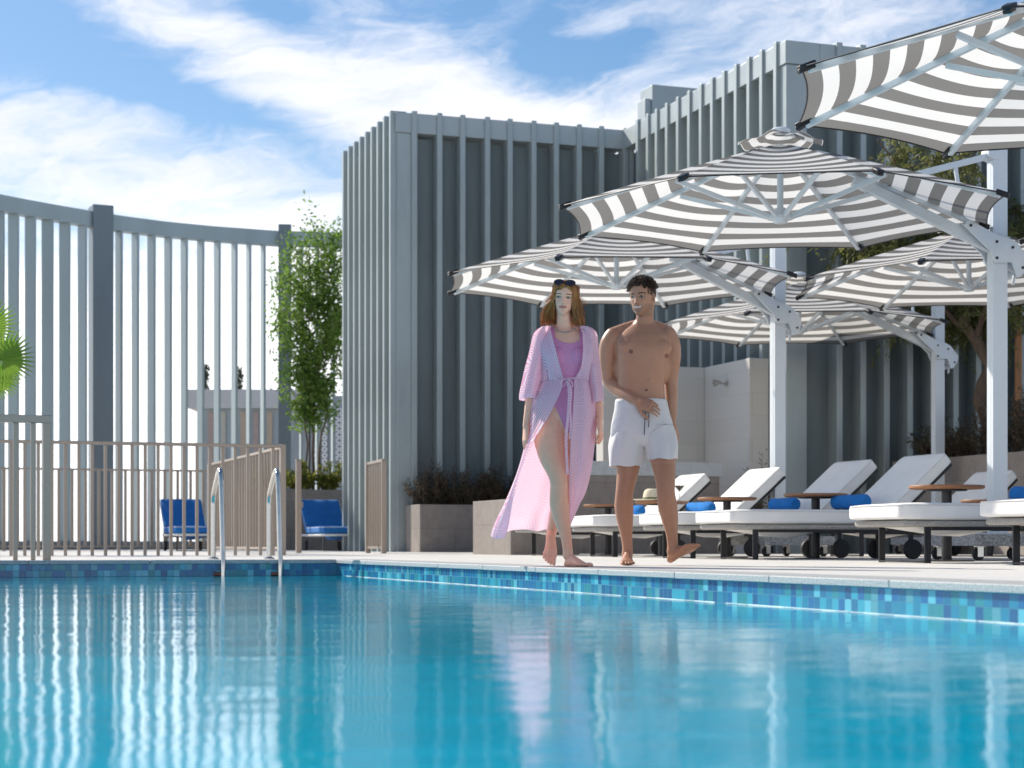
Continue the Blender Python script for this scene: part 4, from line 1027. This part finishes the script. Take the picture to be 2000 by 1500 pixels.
# legs: right planted, left heel striking
limb(m, [ML(1233, 838, .01, .094), ML(1229, 880, .0, .086), ML(1226, 920, -.01, .070), ML(1221, 950, -.02, .058), ML(1219, 968, -.015, .056), ML(1219, 990, .012, .060), ML(1221, 1015, .025, .053), ML(1224, 1045, .03, .038), ML(1226, 1068, .03, .033), ML(1226, 1084, .03, .036)])
foot(m, mp_(1227, 1104, .075), (-.06, -1, 0), (0, 0, 1), .255, .95, 1)
limb(m, [ML(1284, 838, -.01, .094), ML(1290, 880, -.06, .086), ML(1294, 915, -.11, .072), ML(1296, 945, -.14, .060), ML(1297, 965, -.14, .056), ML(1301, 990, -.11, .060), ML(1306, 1015, -.085, .052), ML(1310, 1042, -.07, .038), ML(1312, 1062, -.06, .034), ML(1312, 1078, -.06, .037)])
foot(m, mp_(1306, 1100, -.03), (.60, -.62, .44), (-.30, .75, .6), .245, 1.0, -1)
hm = Head(mp_(1249, 615, -.075), R(-30), R(-3), R(6), .99); hm.t = Vector(mp_(1258.5, 617, -.012))
hm.build(m)
skinM = skin_mat('tanned_skin', .40)
def softM(P):
    w_ = np.ones(len(P)); x, f, z = hm.inv(P); w_[(z > -.5) & (np.abs(x) < 9) & (f > -2)] = .25
    for c_, r in ((mp_(1256, 798, -.15), .14), (mp_(1318, 850, 0), .13)): w_[np.linalg.norm(P-np.array(c_), axis=1) < r] = .3
    w_[P[:, 2] < .09] = .16; return w_
man, PM = grow(m, 'person', .0032, 38, softM, [skinM])
C = np.tile(np.array((.44, .235, .145)), (len(PM), 1))
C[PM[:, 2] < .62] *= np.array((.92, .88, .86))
face_paint(hm, PM, C, (.44, .235, .145), (.34, .13, .10), (.03, .018, .012), (.05, .028, .015), smile=True, stubble=(.16, .09, .06))
for px, py in ((1230, 691), (1300, 698)):
    c_ = np.array(mp_(px, py)); dd = np.hypot(PM[:, 0]-c_[0], PM[:, 2]-c_[2]); k = (dd < .0135) & (PM[:, 1] < 0) & (np.abs(PM[:, 0]) < .14); C[k] = (.20, .085, .06)
c_ = np.array(mp_(1260, 765)); dd = np.hypot((PM[:, 0]-c_[0])/1.0, (PM[:, 2]-c_[2])/1.0); C[(dd < .009) & (PM[:, 1] < 0)] = (.16, .07, .045)
paint(man, C)
DM = 3550/MS; man.location = at(MX, DM, 0.002)
tag(man, 'shirtless tanned man in white swim shorts walking barefoot on the deck', 'person')
NM = normals(man)
# hair: short curls
xh, fh, zh = hm.inv(PM)
m = MB()
for i in range(4600):
    a = random.uniform(0, 2*math.pi); z = 9.5+14*random.random()**.75 if i < 2600 else random.uniform(6, 17.5)
    x, f = hm.pt(a, min(z, 23.4), .06)
    hairline = 18.6-.5*math.sin(x*1.3) if f > 5.5 else (12.6 if f > 2.6 else (11.6 if f > 1.0 else (12.8 if f > -2.2 else 5.5)))
    if f > 5.5 and abs(x) > 4.5: hairline = 16.6
    if z < hairline or (i >= 2600 and f > 3.4): continue
    top = (z > 16); L = random.uniform(1.3, 2.6) if top else random.uniform(.35, .7)
    p0 = hm.w(x, f, z); c0 = hm.w(0, -.5, 13); nrm = (p0-c0).normalized(); tn = nrm.cross(Vector((random.gauss(0, 1), random.gauss(0, 1), random.gauss(0, 1)))).normalized()
    b_ = nrm.cross(tn); s = .01; q = []
    for k in range(6):
        t_ = k/5; cu = .34*math.sin(t_*3.2) if top else .1*t_
        q.append(p0-nrm*.002+nrm*L*s*t_*(.9 if top else .8)+tn*L*s*(t_*.55)+b_*L*s*cu*.6)
    m.tube(q, [.0042, .0045, .0042, .0036, .0028, .0014] if top else [.004, .004, .0035, .003, .0024, .0012], 5, flat=.7)
m.build('hair', hair_dark, man, smooth=60)
# swim shorts
def shorts_mat():
    m, nt, o = newmat('white_shorts'); p = nd(nt, 'ShaderNodeBsdfPrincipled'); co = objco(nt); p.inputs['Roughness'].default_value = .7; p.inputs['Base Color'].default_value = (.82, .81, .80, 1)
    n = noise(nt, co, 14, 5, .6, 1.5); nt.links.new(bump(nt, n, .5, .012), p.inputs['Normal'])
    t_ = nd(nt, 'ShaderNodeBsdfTranslucent'); t_.inputs[0].default_value = (.85, .80, .76, 1); mx = nd(nt, 'ShaderNodeMixShader'); mx.inputs[0].default_value = .25
    nt.links.new(p.outputs[0], mx.inputs[1]); nt.links.new(t_.outputs[0], mx.inputs[2]); nt.links.new(mx.outputs[0], o.inputs[0]); return m
shorts_m = shorts_mat()
def shell(rows, n, name, mat, parent, fold=.0, seed=0, thick=.003, freq=9):
    """an open tube of cloth through the rows (cx, cy, z, rx, ry) with soft folds"""
    q = cat(rows, 6); vs = []; rg = random.Random(seed); ph = [rg.uniform(0, 6.28) for _ in range(4)]
    for i, (cx, cy, z, rx, ry) in enumerate(q):
        t_ = i/(len(q)-1)
        for j in range(n):
            a = 2*math.pi*j/n; fo = 1+fold*(math.sin(a*freq+ph[0]+2*t_)*.6+math.sin(a*(freq*.57)+ph[1]-3*t_)*.6+math.sin(a*3+ph[2]+5*t_)*.4)*(.3+.7*t_)
            c_, s = math.cos(a), math.sin(a); vs.append((cx+rx*fo*math.copysign(abs(c_)**.85, c_), cy+ry*fo*math.copysign(abs(s)**.85, s), z+.004*math.sin(a*5+ph[3])*t_))
    fs = [(i*n+j, i*n+(j+1) % n, (i+1)*n+(j+1) % n, (i+1)*n+j) for i in range(len(q)-1) for j in range(n)]
    return MB().add(vs, fs)
m = MB(); sm_ = MB()
for rows in ([(*mp_(1252, 783, 0), .160, .112), (*mp_(1253, 805, .005), .172, .125), (*mp_(1254, 830, .008), .190, .134), (*mp_(1255, 852, .008), .198, .132), (*mp_(1256, 868, .008), .176, .112), (*mp_(1256, 876, .008), .10, .07)],):
    a_ = shell(rows, 72, '', None, None, .040, 3); sm_.add(a_.v, a_.f)
for rows, sd in (([(*mp_(1231, 834, .01), .100, .112), (*mp_(1228, 850, .01), .110, .120), (*mp_(1224, 872, .005), .112, .118), (*mp_(1222, 895, .0), .104, .110), (*mp_(1221, 912, -.003), .098, .104)], 5), ([(*mp_(1283, 832, -.01), .100, .112), (*mp_(1285, 848, -.015), .110, .122), (*mp_(1290, 868, -.04), .104, .116), (*mp_(1292, 885, -.06), .096, .108), (*mp_(1292, 899, -.075), .091, .102)], 8)):
    a_ = shell(rows, 64, '', None, None, .060, sd); sm_.add(a_.v, a_.f)
sh_ = sm_.build('swim_shorts', shorts_m, man, smooth=180); s = sh_.modifiers.new('t', 'SOLIDIFY'); s.thickness = .003; s.offset = -1
m = MB(); a_ = shell([(*mp_(1252, 781, 0), .157, .110), (*mp_(1252, 788, 0), .162, .115), (*mp_(1252, 792, 0), .160, .113)], 120, '', None, None, .012, 4, freq=46); m.add(a_.v, a_.f)
wbd = m.build('waistband', shorts_m, sh_, smooth=180); s = wbd.modifiers.new('t', 'SOLIDIFY'); s.thickness = .006
cord_m = pm('grey_cord', (.12, .12, .13), .8)
m = MB(); m.tube([mp_(1258, 790, -.122), mp_(1258, 805, -.142), mp_(1256, 822, -.148), mp_(1255, 853, -.146)], .0033, 6); m.tube([mp_(1261, 790, -.122), mp_(1263, 806, -.142), mp_(1264, 824, -.147), mp_(1263, 838, -.146)], .0033, 6); m.build('drawstring', cord_m, sh_, smooth=60)
m = MB(); m.tube([mp_(1257, 868, -.105), mp_(1265, 850, -.128), mp_(1280, 842, -.133), mp_(1300, 832, -.120)], .004, 6); m.build('seam', shorts_m, sh_, smooth=60)

# ---- the woman
WX, WS, WG = 1098, 336.0, 1108
def wp(px, py, y=0.0): return ((px-WX)/WS, y, (WG-py)/WS)
def WL(px, py, y, r): return (*wp(px, py, y), r)
m = MB()
rings(m, [(*wp(1095, 862, .02), .06, .06), (*wp(1094, 848, .015), .125, .095), (*wp(1092, 815, .01), .158, .108), (*wp(1094, 790, .005), .146, .095), (*wp(1100, 758, 0), .112, .078), (*wp(1104, 742, -.003), .107, .076), (*wp(1106, 720, -.005), .118, .086),
          (*wp(1107, 698, -.01), .128, .092), (*wp(1106, 678, -.005), .138, .085), (*wp(1104, 664, .0), .148, .072), (*wp(1103, 652, .005), .105, .058), (*wp(1102, 643, .005), .055, .046), (*wp(1102, 636, .002), .042, .042)])
rings(m, [(*wp(1102, 650, .008), .048, .047), (*wp(1102, 638, .002), .043, .043), (*wp(1101, 622, -.01), .041, .043), (*wp(1100, 600, .005), .045, .05)])
limb(m, [WL(1102, 640, .02, .026), WL(1075, 650, .02, .033), WL(1058, 660, .012, .04)]); limb(m, [WL(1102, 640, .02, .026), WL(1130, 650, .02, .033), WL(1148, 661, .012, .04)])
blob(m, wp(1091, 699, -.058), (.060, .052, .062)); blob(m, wp(1124, 699, -.058), (.060, .052, .062))
limb(m, [WL(1058, 660, .012, .043), WL(1052, 690, .02, .039), WL(1046, 720, .03, .034), WL(1040, 750, .035, .031), WL(1037, 775, .025, .030), WL(1032, 805, .01, .025), WL(1027, 835, -.005, .019)])
hand(m, wp(1027, 834, -.005), (-.01, .0, -.10), (.9, .3, 0), -1, .35, .88)
limb(m, [WL(1148, 661, .012, .043), WL(1154, 690, .02, .039), WL(1160, 720, .03, .034), WL(1164, 750, .035, .031), WL(1167, 775, .02, .030), WL(1170, 800, -.005, .025), WL(1171, 822, -.03, .019)])
hand(m, wp(1171, 821, -.03), (.012, -.02, -.10), (-.95, .3, -.1), 1, .55, .9)
# standing leg
limb(m, [WL(1076, 818, -.0, .098), WL(1073, 850, -.03, .096), WL(1077, 890, -.07, .080), WL(1088, 925, -.105, .062), WL(1092, 945, -.11, .056), WL(1091, 965, -.10, .054), WL(1092, 990, -.075, .056), WL(1098, 1020, -.06, .046), WL(1105, 1050, -.05, .033), WL(1108, 1072, -.045, .030), WL(1109, 1086, -.045, .031)])
foot(m, wp(1105, 1108, -.02), (.52, -.85, 0), (0, 0, 1), .235, .86, -1)
# trailing leg, heel up behind
limb(m, [WL(1112, 818, .01, .096), WL(1112, 860, .05, .085), WL(1108, 905, .09, .066), WL(1104, 938, .12, .055), WL(1100, 965, .18, .054), WL(1093, 1000, .27, .052), WL(1084, 1026, .35, .036), WL(1080, 1042, .385, .030)])
foot(m, wp(1079, 1034, .42), (-.05, -.40, -.84), (.05, -.86, .4), .238, .95, -1)
hw = Head((0, 0, 0), R(-9), R(5), R(4), .885, True); hw.t = Vector(wp(1101, 619.5, -.012))
hw.build(m)
skinW = skin_mat('fair_skin', .42)
def softW(P):
    w_ = np.ones(len(P)); x, f, z = hw.inv(P); w_[(z > -.5) & (np.abs(x) < 9) & (f > -2)] = .22
    for c_, r in ((wp(1026, 860, 0), .115), (wp(1173, 850, -.05), .11)): w_[np.linalg.norm(P-np.array(c_), axis=1) < r] = .25
    w_[P[:, 2] < .085] = .16; w_[(P[:, 2] < .24) & (P[:, 1] > .2)] = .16; return w_
woman, PW = grow(m, 'person', .0031, 26, softW, [skinW])
SK = (.90, .50, .355)
C = np.tile(np.array(SK), (len(PW), 1))
lg_ = np.clip((.95-PW[:, 2])/.35, 0, 1)[:, None]*(PW[:, 2] > .1)[:, None]; C *= 1+lg_*(np.array((1.02, .89, .85))-1)  # legs tinted warmer in the colour to offset turquoise light off the water
face_paint(hw, PW, C, SK, (.50, .15, .14), (.10, .05, .03), (.06, .06, .05), blush=(.62, .33, .27))
paint(woman, C)
DW = 3550/WS; woman.location = at(WX, DW, 0.002)
tag(woman, 'woman in a pink swimsuit and open pink patterned robe walking barefoot', 'person')
NW = normals(woman)
# swimsuit
def suit_mat():
    m, nt, o = newmat('pink_swimsuit'); p = nd(nt, 'ShaderNodeBsdfPrincipled'); nt.links.new(p.outputs[0], o.inputs[0]); co = objco(nt)
    mp = nd(nt, 'ShaderNodeMapping'); mp.inputs['Scale'].default_value = (1, 1, 5); nt.links.new(co, mp.inputs[0])
    n = noise(nt, mp.outputs[0], 60, 3); nt.links.new(mixc(nt, n, (.60, .19, .36), (.76, .32, .50)), p.inputs['Base Color']); p.inputs['Roughness'].default_value = .7
    nt.links.new(bump(nt, n, .5, .004), p.inputs['Normal']); return m
suit_m = suit_mat()
px_ = PW[:, 0]*WS+WX; py_ = WG-PW[:, 2]*WS; fr_ = PW[:, 1] < .012
neck = np.where(np.abs(px_-1111) < 24, 675+((px_-1111)/24)**2*-9, 664)
legl = np.interp(px_, [1050, 1072, 1084, 1094, 1104, 1112, 1124, 1140, 1165], [786, 790, 800, 822, 848, 848, 822, 798, 786])
armd = np.minimum(np.abs(px_-1055-(py_-660)*-.17), 99)
strap = (np.abs(px_-1079) < 5) | (np.abs(px_-1136) < 5)
body = (py_ > np.where(strap & (py_ < 680), 640, neck)) & (px_ > 1059+np.maximum(0, 690-py_)*.35) & (px_ < 1150-np.maximum(0, 690-py_)*.35) & (py_ < 862)
mask = body & (np.where(fr_, py_ < legl, py_ < legl+26))
submesh(woman, PW, NW, mask, .0035, 'swimsuit', suit_m, woman)
# hair: long loose waves
m = MB(); rg = random.Random(5)
LK = [dict(ph=rg.uniform(0, 6.28), amp=rg.uniform(.35, 1.35), ez=rg.uniform(-6.2, .2), sp=rg.uniform(0, 1), fr=rg.uniform(5.5, 9)) for _ in range(46)]
for i in range(1350):
    a = rg.uniform(0, 2*math.pi); z0 = rg.uniform(12.5, 23.5); x, f = hw.pt(a, z0, .3)
    if f > 5.2 and z0 < 19.5: continue
    if f > 3.2 and z0 < 15.5: continue
    sgn = -1 if x < (.8 if f > 0 else rg.uniform(-1.5, 1.5)) else 1
    lk = LK[(int(a/6.2832*23)+(0 if rg.random() < .5 else 23)) % 46]
    end_z = lk['ez']+rg.gauss(0, .7); spread = 7.2+(lk['sp']*8.0 if sgn < 0 else lk['sp']*5.6)+rg.gauss(0, .4)
    side = abs(x)/7.5
    ex_ = sgn*spread*(.72 if f < -4 else 1.0)*rg.uniform(.85, 1.1); ef = min(f, 3.6)*.55-rg.uniform(0, 2.5)+(1.6 if f > 0 else -1)
    q = []; n = 11; ph = lk['ph']+rg.gauss(0, .25); amp = lk['amp']
    for k in range(n):
        t_ = k/(n-1); u_ = t_**1.25
        zz_ = z0+(end_z-z0)*u_+1.5*math.sin(math.pi*t_)*.6
        # ride over the skull, then hang
        hx, hf = hw.pt(math.atan2(f, x+1e-6) if abs(f) > 1e-6 else 0, max(0, min(23, zz_)), .9)
        bl = t_**1.5
        xx = x*(1-bl)+ex_*bl; ff = f*(1-t_)+ef*t_
        if zz_ > 6: 
            rr = math.hypot(xx/8.4, (ff+.5)/10.2)
            if rr < 1 and zz_ < 20: xx /= max(rr, .35); ff = (ff+.5)/max(rr, .35)-.5
            if ff > 6.5 and zz_ < 17: ff = 6.5
        w_ = amp*math.sin(ph+t_*lk['fr'])*t_
        cl_ = 1.2*max(0, (t_-.75)/.25)**2*(-sgn)
        q.append(hw.w(xx+w_+cl_+(-1.0 if sgn < 0 else .5)*t_**2, ff+amp*math.cos(ph+t_*7)*t_, zz_))
    m.tube(q, [r_*.95 for r_ in (.0036, .0044, .0046, .0046, .0046, .0045, .0043, .004, .0035, .0026, .0008)], 5, flat=.55)
# stray sunlit hairs
for i in range(130):
    sgn = -1 if rg.random() < .62 else 1; p = [hw.w(sgn*rg.uniform(7.4, 9.2), rg.uniform(-4, 2.5), rg.uniform(2, 15))]; dr = Vector((sgn*rg.uniform(.003, .010), rg.gauss(0, .004), -.012))
    for k in range(5): p.append(p[-1]+dr+Vector((rg.gauss(0, .003), rg.gauss(0, .003), rg.gauss(0, .003)))); 
    m.tube(p, [.0012]*5+[.0005], 4)
m.build('hair', hair_red, woman, smooth=70)
lens_m = pm('dark_lens', (.02, .015, .025), .12, 0, .1, 10, coat=.6); tort_m = pm('tortoiseshell', (.07, .03, .015), .25, 0, .5, 60)
m = MB()
sg_ = []
for sx_ in (-1, 1):
    Mx = hw.R @ Matrix.Rotation(R(50), 3, 'X'); c_ = hw.w(sx_*3.6, 7.9, 21.2)
    blob(m, c_, (.029, .022, .004), Mx @ Matrix.Identity(3), 10)
gl_ = m.build('sunglasses', lens_m, woman, smooth=180)
m = MB()
for sx_ in (-1, 1):
    Mx = hw.R @ Matrix.Rotation(R(50), 3, 'X'); c_ = hw.w(sx_*3.6, 8.0, 21.2)
    ring = [c_+Mx @ Vector((.030*math.cos(t_), .023*math.sin(t_), 0)) for t_ in np.linspace(0, 2*math.pi, 25)]
    m.tube(ring, .0026, 6); m.tube([hw.w(sx_*6.7, 7.4, 20.8), hw.w(sx_*8.3, 4.0, 18.5), hw.w(sx_*8.6, -1, 14.5)], .0026, 6)
m.tube([hw.w(-.7, 8.2, 21.4), hw.w(0, 8.5, 21.6), hw.w(.7, 8.2, 21.4)], .0026, 6); m.build('glasses_frame', tort_m, gl_, smooth=60)
# necklace
beadc = [pm('bead_coral', (.62, .14, .10), .4), pm('bead_teal', (.06, .32, .36), .4), pm('bead_sand', (.62, .45, .30), .4)]
nk = []
for k in range(33):
    t_ = -1+2*k/32; nk.append((wp(1103+21*t_, 651-7*(t_*t_)+(1-t_*t_)*2, -.055-.024*(1-t_*t_))))
NKm = [MB(), MB(), MB()]
tree_ = None
for k, p in enumerate(nk):
    d_ = np.hypot(PW[:, 0]-p[0], PW[:, 2]-p[2]); cand = d_ < .006; yy = PW[cand, 1].min() if cand.any() else p[1]
    blob(NKm[k % 3], (p[0], yy-.002, p[2]), (.0062 if 12 < k < 20 else .0048, .004, .0055), None, 6)
nl = NKm[0].build('necklace', beadc[0], woman, smooth=180); NKm[1].build('bead', beadc[1], nl, smooth=180); NKm[2].build('bead', beadc[2], nl, smooth=180)
# the robe
def robe_mat():
    m, nt, o = newmat('pink_robe'); co = objco(nt); s = nd(nt, 'ShaderNodeSeparateXYZ'); nt.links.new(co, s.inputs[0]); x, y, z = (E(nt, k) for k in s.outputs)
    P2 = vec(nt, x+y*.25, z)
    vo = nd(nt, 'ShaderNodeTexVoronoi', voronoi_dimensions='2D'); vo.inputs['Scale'].default_value = 9.5; nt.links.new(P2, vo.inputs['Vector'])
    sc_ = nd(nt, 'ShaderNodeSeparateColor'); nt.links.new(vo.outputs['Color'], sc_.inputs[0]); th = (E(nt, sc_.outputs[0])-.5)*5.0
    sp = nd(nt, 'ShaderNodeSeparateXYZ'); nt.links.new(vo.outputs['Position'], sp.inputs[0])
    dx_ = (x+y*.25)-E(nt, sp.outputs[0]); dz_ = z-E(nt, sp.outputs[1])
    c_, si = th.op('COSINE'), th.op('SINE'); p = dx_*c_+dz_*si; q = dz_*c_-dx_*si
    ln = ((p*.55+q.op('ABSOLUTE'))*(2*math.pi/.0100)).op('SINE')
    line = ln.smooth(-.15, .35)
    colr = mixc(nt, line, (.86, .56, .71), (.96, .92, .95))
    d = nd(nt, 'ShaderNodeBsdfDiffuse'); nt.links.new(colr, d.inputs[0]); t_ = nd(nt, 'ShaderNodeBsdfTranslucent'); nt.links.new(mixc(nt, line, (.97, .74, .83), (.98, .97, .97)), t_.inputs[0])
    mx = nd(nt, 'ShaderNodeMixShader'); mx.inputs[0].default_value = .5; nt.links.new(d.outputs[0], mx.inputs[1]); nt.links.new(t_.outputs[0], mx.inputs[2])
    tr = nd(nt, 'ShaderNodeBsdfTransparent'); tr.inputs[0].default_value = (1, .82, .90, 1); m2 = nd(nt, 'ShaderNodeMixShader')
    nt.links.new((line*-.12+.29).k, m2.inputs[0]); nt.links.new(mx.outputs[0], m2.inputs[1]); nt.links.new(tr.outputs[0], m2.inputs[2]); nt.links.new(m2.outputs[0], o.inputs[0]); return m
robe_m = robe_mat()
def sheet(rows, ns, kr=6):
    """rows of control points (px, py, y); spline both ways into a grid"""
    G = [cat([wp(*p) for p in r], ns) for r in rows]; G = [list(g_) for g_ in zip(*[cat(c_, kr) for c_ in zip(*G)])]
    return G
def fold_sheet(G, amp, freq, ph=0.0, start=.0, zdrop=0):
    nr, nc = len(G), len(G[0]); A = np.array(G)
    du = np.gradient(A, axis=1); dv = np.gradient(A, axis=0); n = np.cross(du, dv); n /= np.linalg.norm(n, axis=2)[:, :, None]+1e-9
    I, J = np.meshgrid(np.linspace(0, 1, nr), np.linspace(0, 1, nc), indexing='ij')
    w_ = np.clip((I-start)/(1-start+1e-9), 0, 1); f = np.sin(J*freq*6.283+ph+I*1.7)*.6+np.sin(J*freq*.61*6.283-I*2.3+ph*2)*.5+np.sin(J*freq*1.9*6.283+3*I)*.22
    return A+n*(f*amp*(.25+.75*w_))[:, :, None]
def grid_mb(A):
    nr, nc = A.shape[:2]; return MB().add(A.reshape(-1, 3).tolist(), [(i*nc+j, i*nc+j+1, (i+1)*nc+j+1, (i+1)*nc+j) for i in range(nr-1) for j in range(nc-1)])
def thicken(o, t_=.0012):
    s = o.modifiers.new('t', 'SOLIDIFY'); s.thickness = t_; s.offset = 0
# skirt: from the waist, open at the front; left front edge, left side, back, right side, right front edge
rows = [
 [(1100, 744, -.100), (1072, 746, -.080), (1054, 750, .0), (1070, 748, .085), (1104, 746, .100), (1138, 748, .085), (1155, 748, .0), (1142, 745, -.080), (1120, 744, -.102)],
 [(1094, 772, -.128), (1062, 776, -.105), (1040, 780, .01), (1066, 778, .12), (1104, 776, .135), (1144, 778, .11), (1161, 776, .0), (1146, 774, -.11), (1119, 772, -.125)],
 [(1072, 820, -.150), (1050, 822, -.09), (1031, 822, .03), (1060, 822, .16), (1104, 820, .19), (1148, 820, .14), (1163, 818, .0), (1146, 818, -.13), (1116, 818, -.150)],
 [(1044, 868, -.13), (1033, 869, -.05), (1025, 870, .07), (1050, 868, .22), (1098, 866, .28), (1142, 864, .18), (1159, 864, .02), (1142, 864, -.14), (1112, 864, -.165)],
 [(1020, 925, -.03), (1014, 926, .03), (1010, 926, .12), (1036, 922, .30), (1088, 918, .38), (1134, 916, .24), (1153, 916, .05), (1140, 916, -.12), (1110, 916, -.150)],
 [(1003, 985, .06), (994, 986, .10), (986, 984, .19), (1020, 978, .38), (1078, 970, .47), (1122, 966, .33), (1142, 964, .12), (1130, 964, -.06), (1108, 964, -.110)],
 [(993, 1030, .14), (978, 1030, .17), (966, 1024, .26), (1010, 1012, .46), (1066, 1004, .53), (1100, 1000, .42), (1122, 1000, .22), (1118, 1002, .05), (1108, 1002, -.03)],
 [(986, 1053, .18), (970, 1053, .21), (957, 1048, .30), (1008, 1036, .50), (1060, 1036, .56), (1088, 1032, .48), (1108, 1026, .32), (1110, 1024, .16), (1106, 1022, .08)]]
A = fold_sheet(sheet(rows, 14, 9), .020, 7.0, .6)
rb_ = grid_mb(A).build('robe', robe_m, woman, smooth=180); thicken(rb_)
# bodice
rows = [
 [(1074, 642, -.045), (1062, 645, .0), (1072, 641, .05), (1102, 638, .055), (1132, 641, .05), (1146, 645, .0), (1136, 642, -.045)],
 [(1079, 665, -.105), (1056, 668, -.065), (1046, 668, .02), (1070, 662, .095), (1104, 660, .105), (1140, 662, .095), (1162, 668, .02), (1152, 668, -.065), (1136, 665, -.105)],
 [(1086, 695, -.142), (1062, 698, -.105), (1050, 700, .01), (1070, 696, .115), (1104, 694, .120), (1142, 696, .115), (1161, 700, .01), (1152, 698, -.105), (1136, 695, -.142)],
 [(1094, 725, -.120), (1070, 727, -.095), (1055, 730, .005), (1070, 728, .10), (1104, 726, .108), (1140, 728, .10), (1156, 730, .005), (1146, 727, -.095), (1132, 725, -.120)],
 [(1100, 746, -.102), (1073, 748, -.082), (1056, 751, .0), (1070, 750, .087), (1104, 748, .098), (1138, 750, .087), (1154, 750, .0), (1142, 747, -.082), (1120, 746, -.104)]]
rows[0] = [(1074, 642, -.045), (1066, 643, -.02), (1060, 645, .005), (1076, 641, .05), (1102, 638, .055), (1130, 641, .05), (1148, 645, .005), (1142, 643, -.02), (1136, 642, -.045)]
A = fold_sheet(sheet(rows, 12, 8), .007, 8, 1.1)
o_b = grid_mb(A).build('bodice', robe_m, rb_, smooth=180); thicken(o_b)
def sleeve(rows, name, ph):
    A = fold_sheet(sheet(rows, 9, 8), .007, 5, ph); o_ = grid_mb(A).build(name, robe_m, rb_, smooth=180); thicken(o_)
def ring8(c0, c1, py0, py1, ydep, sk=0.0):     # closed loop of control points from left edge px c0 to right edge c1
    mid = (c0+c1)/2; ym = (py0+py1)/2
    return [(c0, py0, .0), ((c0+mid)/2, (py0*.7+py1*.3), -ydep*.8), (mid, ym, -ydep), ((c1+mid)/2, (py0*.3+py1*.7), -ydep*.8), (c1, py1, 0.0), ((c1+mid)/2, (py0*.3+py1*.7), ydep*.9), (mid, ym, ydep), ((c0+mid)/2, (py0*.7+py1*.3), ydep*.9), (c0, py0, .0)]
sleeve([ring8(1052, 1076, 643, 638, .052), ring8(1041, 1074, 655, 658, .072), ring8(1032, 1068, 692, 694, .075), ring8(1024, 1062, 722, 726, .08), ring8(1017, 1056, 755, 756, .085), ring8(1014, 1050, 772, 776, .09), ring8(1014, 1047, 783, 780, .092)], 'sleeve', .4)
sleeve([ring8(1132, 1156, 638, 643, .052), ring8(1134, 1166, 658, 655, .072), ring8(1138, 1169, 694, 692, .072), ring8(1144, 1172, 726, 722, .076), ring8(1150, 1175, 758, 752, .08), ring8(1152, 1177, 780, 770, .085), ring8(1152, 1177, 794, 784, .086)], 'sleeve', 2.0)
# sash with bow
m = MB()
def ribbon(pts_, w_=.006, fl=.25): m.tube([wp(*p) for p in pts_], [w_]*len(pts_), 8, flat=fl)
ribbon([(1096, 745, -.112), (1106, 745, -.118), (1122, 743, -.114), (1142, 746, -.094)], .005, .8); ribbon([(1104, 746, -.118), (1082, 750, -.100), (1062, 754, -.06)], .004, .8)
q = [(1105, 747, -.126)]
def loop(cx, s, w_, h): return [(1106, 746, -.126), (1106+s*w_*.5, 746+h*.1, -.140), (1106+s*w_, 748+h*.55, -.140), (1106+s*w_*.75, 746+h, -.136), (1106+s*w_*.35, 746+h*.7, -.130), (1106, 747, -.126)]
for s, w_, h in ((-1, 13, 15), (1, 11, 16)):
    k_ = cat([wp(*p) for p in loop(0, s, w_, h)], 5); m.tube([tuple(p) for p in k_], .007, 8, flat=.3)
k_ = cat([wp(*p) for p in ((1107, 747, -.128), (1110, 775, -.155), (1108, 815, -.172), (1104, 860, -.182), (1105, 900, -.187), (1107, 930, -.185))], 6); m.tube([tuple(p) for p in k_], .0085, 8, flat=.25)
k_ = cat([wp(*p) for p in ((1108, 747, -.128), (1114, 770, -.150), (1112, 800, -.165), (1113, 835, -.170), (1111, 862, -.172))], 6); m.tube([tuple(p) for p in k_], .0075, 8, flat=.25)
blob(m, wp(1107, 747, -.126), (.010, .008, .009), None, 8)
m.build('sash', robe_m, rb_, smooth=70)
